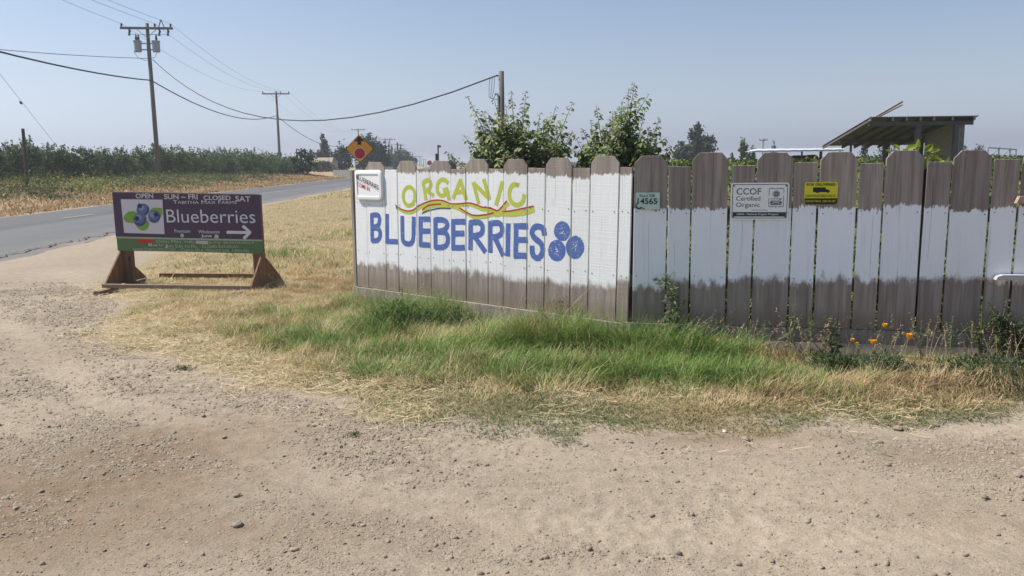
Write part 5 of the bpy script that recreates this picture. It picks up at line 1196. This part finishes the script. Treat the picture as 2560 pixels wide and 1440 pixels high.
# bank across the road: dry grass strip, mixed weeds, then the orchard
rg = np.random.default_rng(74); N = 165000; y = 14 + 100 * rg.random(N) ** 1.5; dist = rg.random(N) ** 1.1 * 34; x = xfar(y) - .2 - dist
px_ = 1280 + 2000 * x / y; keep = (px_ > -800) & (px_ < 900) & (rg.random(N) < .35 + fbm(x * .6, y * .6, 3, 41)); x, y, dist = x[keep], y[keep], dist[keep]; n = len(x)
wd_ = fbm(x * .22, y * .22, 3, 42); weed = sstep(2.5, 8, dist + (wd_ - .5) * 14); isg = rg.random(n) < weed * np.clip(1.7 * wd_ - .25, .05, .85)
H = np.where(isg, 0.16 + .5 * weed * sstep(.4, .75, fbm(x * .35, y * .35, 3, 43)), .14 + .4 * fbm(x * .5, y * .5, 3, 44) * (.3 + weed)) * np.where(dist > 20, .55, 1) * rg.uniform(.6, 1.25, n)
lo_ = sstep(.5, .62, fbm(x * .18 + 5, y * .18, 2, 45))[:, None]
gr = mixc(np.array([.10, .125, .06]), np.array([.19, .195, .09]), np.clip(lo_ + rg.normal(0, .2, (n, 1)), 0, 1)); dr = mixc(np.array([.42, .31, .17]), np.array([.30, .19, .10]), rg.random((n, 1)))
C = np.where(isg[:, None], gr, dr) * rg.uniform(.7, 1.25, (n, 1))
o = obj('bank_grass', blades_mesh('bank_grass', np.stack([x, y, height(x, y) - .02], 1), H, rg.uniform(.02, .05, n) * (.5 + y / 50), rg.uniform(0, 2 * pi, n), rg.uniform(.1, 1.1, n), rg.uniform(0, .8, n), C * .9, C * 1.08, M_blade)); o['kind'] = 'stuff'; print('bank', n)
# leafy weeds on that bank
N = 52000; q = rg.integers(0, 90, N); cy = 26 + 60 * rg.random(90) ** 1.3; cd = rg.uniform(4, 20, 90); cx = xfar(cy) - cd; ch = rg.uniform(.3, .75, 90)
x = cx[q] + rg.normal(size=N) * .9; y = cy[q] + rg.normal(size=N) * .9; z = height(x, y) + np.abs(rg.normal(size=N)) * ch[q] * .55 + .05
px_ = 1280 + 2000 * x / y; kp = (px_ > -800) & (px_ < 760); x, y, z, q = x[kp], y[kp], z[kp], q[kp]
V, fn, lp = quads_arrays(np.stack([x, y, z], 1), .11 * rg.uniform(.6, 1.4, len(x)), rg)
C = vcol((.115, .14, .06), len(x), rg, .25, .12) * rg.uniform(.7, 1.5, (90, 1))[q]; C = np.where((q % 7 == 0)[:, None], C * np.array([2.3, 1.9, 1.4]), C)
o = obj('bank_weeds', big_mesh('bank_weeds', V, fn, lp, M_far, np.repeat(C, 4, 0))); o['kind'] = 'stuff'

# ------------------------------------------------------------------ weeds and flowers along the fence
def weed(name, label, px, py_base, ptop, front, seed, nl, leaf, lean=0.0, branches=0, col=(.16, .195, .10), group=None, cat='weed', plane=None):
    P = plane or PR; rg = np.random.default_rng(seed); u, _ = P(px, 820); W = P.world(u, -front, 0); z0 = hz(W[0], W[1]); k = W[1]
    top = at(px + lean, ptop, k)[2] - z0; o = thing(name, label, cat, (W[0], W[1], z0))
    st = MB(); ends = [(np.array([0, 0, 0.]), np.array([lean * k / 2000, 0, top]))]
    for b in range(branches):
        t_ = rg.uniform(.15, .7); s0 = ends[0][0] + (ends[0][1] - ends[0][0]) * t_; a = rg.uniform(0, 6.28); L = top * rg.uniform(.25, .5); ends.append((s0, s0 + np.array([cos(a) * L * .6, sin(a) * L * .5, L * .8])))
    LP = []; LD = []; LL = []
    for i, (s0, e) in enumerate(ends):
        mid = (s0 + e) / 2 + rg.normal(size=3) * .012; st.tube([s0, mid, e], [.005, .004, .0018] if i == 0 else [.003, .0025, .001], 5)
        m = int(nl * 1.3) if i == 0 else nl // 2
        for j in range(m):
            t_ = rg.uniform(.05, 1); p = s0 + (e - s0) * t_; a = rg.uniform(0, 6.28); LP.append(p); LD.append((cos(a), sin(a), rg.uniform(-.5, .7))); LL.append(leaf * .68 * rg.uniform(.5, 1.3) * (1.25 - .8 * t_))
    st.build('stem', M_stem, o)
    U = np.tile([0, 0, 1.], (len(LP), 1)) + rg.normal(size=(len(LP), 3)) * .4
    V, fn, lp = leaf_arrays(np.array(LP), np.array(LL), np.array(LL) * .36, np.array(LD), U, .2)
    obj('foliage', big_mesh('foliage', V, fn, lp, M_leaf, np.repeat(vcol(col, len(LP), rg, .25), 6, 0)), o); return o
weed('tall_weed', 'tallest leafy weed climbing up beside the address plate end of the shaded fence', 1672, 860, 678, .12, 1, 70, .10, 12, 5)
weed('tall_weed', 'shorter thin weed just left of the tallest weed', 1630, 860, 785, .15, 2, 20, .06, 0, 2)
weed('tall_weed', 'upright narrow weed standing below the organic sign', 1975, 880, 756, .10, 3, 40, .08, 5, 2)
weed('tall_weed', 'leafy weed left of the orange poppies', 2078, 900, 795, .10, 4, 26, .12, 4, 2, (.09, .12, .05))
weed('tall_weed', 'low leafy weed beside the drooping seed heads', 1748, 870, 815, .16, 5, 22, .09, 0, 2)
weed('wispy_weed', 'tall wispy weed with small pale flowers at the far right of the fence', 2490, 900, 748, .10, 6, 70, .07, 10, 9, (.10, .13, .06))
weed('wispy_weed', 'wispy branching weed second from the right end of the fence', 2440, 900, 755, .14, 7, 55, .06, -6, 8, (.11, .13, .065))
weed('wispy_weed', 'bushy weed at the right picture edge by the white rail', 2545, 920, 770, .12, 8, 70, .07, 6, 8, (.09, .12, .055))
weed('tall_weed', 'slender weed in front of the lettered fence under the letter L', 1030, 790, 716, .14, 9, 22, .07, 2, 1, (.10, .15, .05), plane=PL)
weed('tall_weed', 'thin green weed at the right end of the lettered fence', 1470, 850, 765, .14, 10, 16, .06, 0, 1, (.10, .13, .05), plane=PL)
for i, (px, pt, lab) in enumerate(((1905, 800, 'thin dry weed below the left half of the organic sign'), (2020, 790, 'thin weed between the organic sign and the delivery sign columns'), (2290, 800, 'thin weed right of the highest poppy'), (2360, 790, 'slim weed with few leaves left of the wispy weeds'), (1850, 815, 'short weed right of the drooping tan seed heads'))):
    weed('tall_weed', lab, px, 880, pt, .12 + .03 * i, 40 + i, 22, .055, rng.uniform(-8, 8), 4, (.19, .20, .11))
# low broad clumps
def clump(name, label, px, py, w_, h_, n, leaf, col, seed, cat='plant'):
    rg = np.random.default_rng(seed); c = gnd(px, py); o = thing(name, label, cat, (c[0], c[1], hz(c[0], c[1])))
    q = rg.normal(size=(n, 3)); q /= np.linalg.norm(q, axis=1)[:, None]; q *= rg.random((n, 1)) ** .35; q[:, 2] = np.abs(q[:, 2])
    P = q * np.array([w_, w_ * .7, h_]) * (.75 + .5 * fbm(q[:, :1] * 3 + 5, q[:, 1:2] * 3, 2, seed)); st = MB()
    for k in range(14): e = P[rg.integers(0, n)]; st.tube([(0, 0, 0), tuple(e * .5 + np.array([0, 0, .02])), tuple(e)], [.004, .003, .0015], 4)
    st.build('stems', M_stem, o); D = q + rg.normal(size=(n, 3)) * .7 + np.array([0, 0, .3])
    V, fn, lp = leaf_arrays(P, leaf * .6 * rg.uniform(.5, 1.3, n), leaf * .6 * .33 * rg.uniform(.7, 1.3, n), D, np.tile([0, 0, 1.], (n, 1)) + rg.normal(size=(n, 3)) * .5, .15)
    obj('foliage', big_mesh('foliage', V, fn, lp, M_leaf, np.repeat(vcol(col, n, rg, .25), 6, 0)), o); return o
clump('green_weed_clump', 'dark green weed clump against the lettered fence, left one of the pair', 1005, 838, .36, .28, 1600, .075, (.105, .175, .055), 11)
clump('green_weed_clump', 'dark green weed clump topped by a yellow flower, right one of the pair', 1125, 836, .32, .23, 1500, .06, (.09, .16, .06), 12)
clump('poppy_plant', 'grey green poppy foliage in front of the bottom board', 2200, 942, .24, .16, 1200, .055, (.13, .165, .09), 13)
clump('green_weed_clump', 'dark leafy clump between brown grass and the poppies', 2085, 935, .20, .12, 800, .07, (.10, .135, .06), 14)
clump('green_weed_clump', 'dark weed clump low at the right edge of the verge', 2490, 960, .42, .16, 1800, .07, (.11, .14, .065), 15)
clump('green_weed_clump', 'low weed clump right of the poppies against the board', 2340, 958, .35, .07, 1000, .06, (.115, .14, .065), 16)
clump('dirt_weed', 'small dry weed lying alone on the dirt drive', 886, 1092, .06, .022, 90, .026, (.19, .165, .09), 17)
clump('dirt_weed', 'small green tuft on the dirt left of the straw edge', 462, 924, .10, .03, 150, .032, (.14, .15, .085), 18)
# poppies
fl = 0
for px, py, s, lab in ((2121, 851, .018, 'leftmost orange poppy, small, over the grey green foliage'), (2131, 861, .018, 'small orange poppy just below the leftmost one'), (2172, 857, .026, 'wide open orange poppy in the middle of the group'), (2200, 815, .022, 'highest orange poppy reaching the board top'), (2260, 843, .030, 'rightmost and largest orange poppy')):
    s *= 1.22; u, z = PR(px, py); W = PR.world(u, -.16, 0); z = at(px, py, W[1])[2]; g0 = hz(W[0], W[1]); o = thing('poppy', lab, 'flower', (W[0], W[1], g0)); zt = z - g0
    MB().tube([(.03, .03, 0), (.02, .02, zt * .6), (0, 0, zt - s * .5)], .0022, 5).build('stem', M_stem, o)
    for k in range(4):
        a = k * pi / 2 + .4 + fl; mb = MB(); N = 6; V = [(0, 0, zt - s * .5)]
        for j in range(N + 1):
            b = a + (j / N - .5) * 1.9; rr = s * (.82 if 0 < j < N else .6); V.append((cos(b) * rr, sin(b) * rr, zt + s * .70 + .12 * s * sin(j * 2.2)))
        Vm = [(x_ * .62, y_ * .62, zt - s * .18) for x_, y_, _ in V[1:]]
        mb.add(V + Vm, [(0, N + 2 + j, N + 3 + j) for j in range(N)] + [(N + 2 + j, 1 + j, 2 + j, N + 3 + j) for j in range(N)]); mb.build('petal', M_petal, o)
    fl += .5
u, z = PL(1090, 761); W = PL.world(u, -.2, 0); z = at(1090, 761, W[1])[2]; o = thing('yellow_flower', 'single yellow flower over the right weed clump at the lettered fence', 'flower', (W[0], W[1], 0))
MB().tube([(.02, .02, 0), (0, 0, z - .01)], .0022, 5).build('stem', M_stem, o)
for k in range(4): a = k * pi / 2; MB().add([(0, 0, z - .01), (.02 * cos(a - .7), .02 * sin(a - .7), z), (.026 * cos(a), .026 * sin(a), z + .008), (.02 * cos(a + .7), .02 * sin(a + .7), z)], [(0, 1, 2, 3)]).build('petal', M_petaly, o)
# drooping brome seed heads
def fountain(label, px, py, h_, r0, n, seed, col, dirx=0.0):
    rg = np.random.default_rng(seed); c = gnd(px, py); x = c[0] + rg.normal(size=n) * .05; y = c[1] + rg.normal(size=n) * .04
    P = np.stack([x * 0 + rg.normal(size=n) * .05, rg.normal(size=n) * .04, np.zeros(n)], 1); o = thing('brome_tuft', label, 'grass tuft', (c[0], c[1], hz(c[0], c[1])))
    C = vcol(col, n, rg, .2, .05); m = blades_mesh('stalks', P, h_ * rg.uniform(.7, 1.1, n), np.full(n, .003), rg.uniform(0, 2 * pi, n), rg.uniform(0, .2, n) + dirx, rg.uniform(.2, .5, n), C, C, M_blade); obj('stalks', m, o)
    k = n * 5; a = rg.uniform(0, 2 * pi, k); rr = r0 * rg.random(k) ** .6; zt = h_ * (1.0 - .45 * (rr / r0) ** 2) * rg.uniform(.45, 1.08, k)
    Q = np.stack([np.cos(a) * rr, np.sin(a) * rr * .7, zt], 1); D = np.stack([np.cos(a) * .5, np.sin(a) * .5, -np.full(k, .8)], 1) + rg.normal(size=(k, 3)) * .2
    V, fn, lp = leaf_arrays(Q, rg.uniform(.03, .075, k), np.full(k, .006), D, np.tile([0, 0, 1.], (k, 1)) + rg.normal(size=(k, 3)) * .3, .1)
    obj('seed_heads', big_mesh('seed_heads', V, fn, lp, M_blade, np.repeat(vcol(col, k, rg, .25, .06), 6, 0)), o)
fountain('drooping tan seed heads hanging over the board below the shaded fence', 1800, 880, .36, .13, 40, 31, (.36, .25, .17))
fountain('reddish dry seed heads rising before the lettered fence near its right end', 1400, 850, .40, .20, 46, 32, (.36, .24, .15))
fountain('pale leaning dry stalks in the tall green grass', 1345, 885, .40, .10, 30, 33, (.42, .34, .19), .25)
fountain('brown matted dry tuft left of the dark hollow under the board', 1935, 930, .20, .26, 60, 34, (.34, .23, .11))
fountain('pale bristling dry tuft at the right end of the verge', 2490, 985, .20, .24, 50, 35, (.42, .33, .19))
fountain('dry seed heads at the corner of the two fences', 1535, 855, .42, .08, 26, 36, (.34, .23, .15))

# ------------------------------------------------------------------ stones and gravel of the drive
ico = bmesh.new(); bmesh.ops.create_icosphere(ico, subdivisions=1, radius=1); iv = np.array([v_.co[:] for v_ in ico.verts]); ifc = np.array([[v_.index for v_ in f.verts] for f in ico.faces]); ico.free()
rg = np.random.default_rng(80); N = 560000; y = 2.3 + 9.5 * rg.random(N) ** 1.35; x = rg.uniform(-.80, .80, N) * (y + .6)
patch = fbm(x * 1.1, y * 1.9, 4, 51); fine = fbm(x * 5, y * 8, 3, 52); kp = (verge(x, y) < .0) & (x - xnear(y) > .1) & (rg.random(N) < (sstep(.42, .62, patch * .6 + fine * .4) * .75 + .09) * (1 - .85 * np.clip(ruts(x, y)[0], 0, 1))); x, y = x[kp], y[kp]; n = len(x)
s = np.clip(np.exp(rg.normal(math.log(.0048), .45, n)), .0025, .011) * np.clip(y / 4, .85, 1.7); print('gravel', n)
ov = np.array([(1, 0, 0), (-1, 0, 0), (0, 1, 0), (0, -1, 0), (0, 0, 1.)]); of = np.array([(0, 2, 4), (2, 1, 4), (1, 3, 4), (3, 0, 4)])
big = rg.random(n) < .022; nb = big.sum(); s = np.where(big, np.clip(np.exp(rg.normal(math.log(.0080), .36, n)), .005, .017), s)
def rocks(v0, f0, s, x, y, sink):
    n = len(s); k = len(v0); V = v0[None] * s[:, None, None] * rg.uniform(.5, 1.4, (n, k, 1)) * np.stack([rg.uniform(.8, 1.6, n), rg.uniform(.7, 1.2, n), rg.uniform(.55, 1.15, n)], 1)[:, None, :]
    ang = rg.uniform(0, 6.28, n); ca_, sa_ = np.cos(ang)[:, None], np.sin(ang)[:, None]; V = np.stack([V[..., 0] * ca_ - V[..., 1] * sa_, V[..., 0] * sa_ + V[..., 1] * ca_, V[..., 2]], -1)
    V += np.stack([x, y, height(x, y) + s * sink], 1)[:, None, :]
    return V.reshape(-1, 3), (f0[None] + (np.arange(n) * k)[:, None, None]).ravel(), np.repeat(vcol((.262, .216, .164), n, rg, .22, .03), k, 0)
Va, La, Ca = rocks(ov, of, s[~big], x[~big], y[~big], .12); Vb, Lb, Cb = rocks(iv, ifc, s[big], x[big], y[big], .15)
M_grav = newmat('gravel'); t = NT(M_grav); t.finish(t.n('Attribute', attribute_name='col').outputs['Color'], .95, None, .15)
o = obj('gravel', big_mesh('gravel', np.concatenate([Va, Vb]), np.full((len(La) + len(Lb)) // 3, 3), np.concatenate([La, Lb + len(Va)]), M_grav, np.concatenate([Ca, Cb]))); o['kind'] = 'stuff'
stones = [(1862, 1102, .030, 'lump of dark stone on the drive below the brown patch'), (2245, 1071, .040, 'flat dark stone lying at the grass edge on the right'), (2200, 1110, .022, 'pale stone on the drive at right'), (593, 1315, .026, 'dark stone on the lower left of the drive'), (1578, 1106, .016, 'small dark stone on the drive near the middle'), (1215, 1165, .018, 'dark stone just right of centre on the drive'), (595, 1247, .022, 'jagged clod left of centre on the drive'), (2545, 1190, .025, 'stone at the right picture edge on the drive'), (1812, 1078, .020, 'white fleck of stone at the edge of the creeping grass')]
for i, (px, py, s_, lab) in enumerate(stones):
    c = gnd(px, py); rr = np.random.default_rng(i + 5); bm = bmesh.new(); bmesh.ops.create_icosphere(bm, subdivisions=2, radius=s_ * .8)
    for v_ in bm.verts:
        k = .55 + .9 * vnoise(np.array([v_.co.x / s_ * 1.9 + i * 7]), np.array([v_.co.y / s_ * 1.9 + v_.co.z / s_ * 1.7]), 3)[0]; v_.co = Vector((v_.co.x * k * 1.25, v_.co.y * k, v_.co.z * k * .62))
    me = bpy.data.meshes.new('stone'); bm.to_mesh(me); bm.free(); me.materials.append(M_patch if 'white' in lab else M_stone)
    o = obj('stone', me, None, (c[0], c[1], hz(c[0], c[1]) + s_ * .25), (0, 0, rr.uniform(0, 6))); tag(o, lab, 'stone')

# ------------------------------------------------------------------ valley haze: one closed box of thin air round everything
M_haze = newmat('haze_air'); t = NT(M_haze); pv = t.n('VolumePrincipled'); pv.inputs['Color'].default_value = (.86, .90, .97, 1); pv.inputs['Density'].default_value = HAZE; pv.inputs['Anisotropy'].default_value = .3
t.t.links.new(pv.outputs[0], t.n('OutputMaterial').inputs['Volume'])
hb_ = MB().box((0, 1200, 11.5), (6400, 4000, 25)).build('haze', M_haze); hb_['kind'] = 'stuff'

bpy.data.objects.remove(_to); bpy.data.curves.remove(_tc)
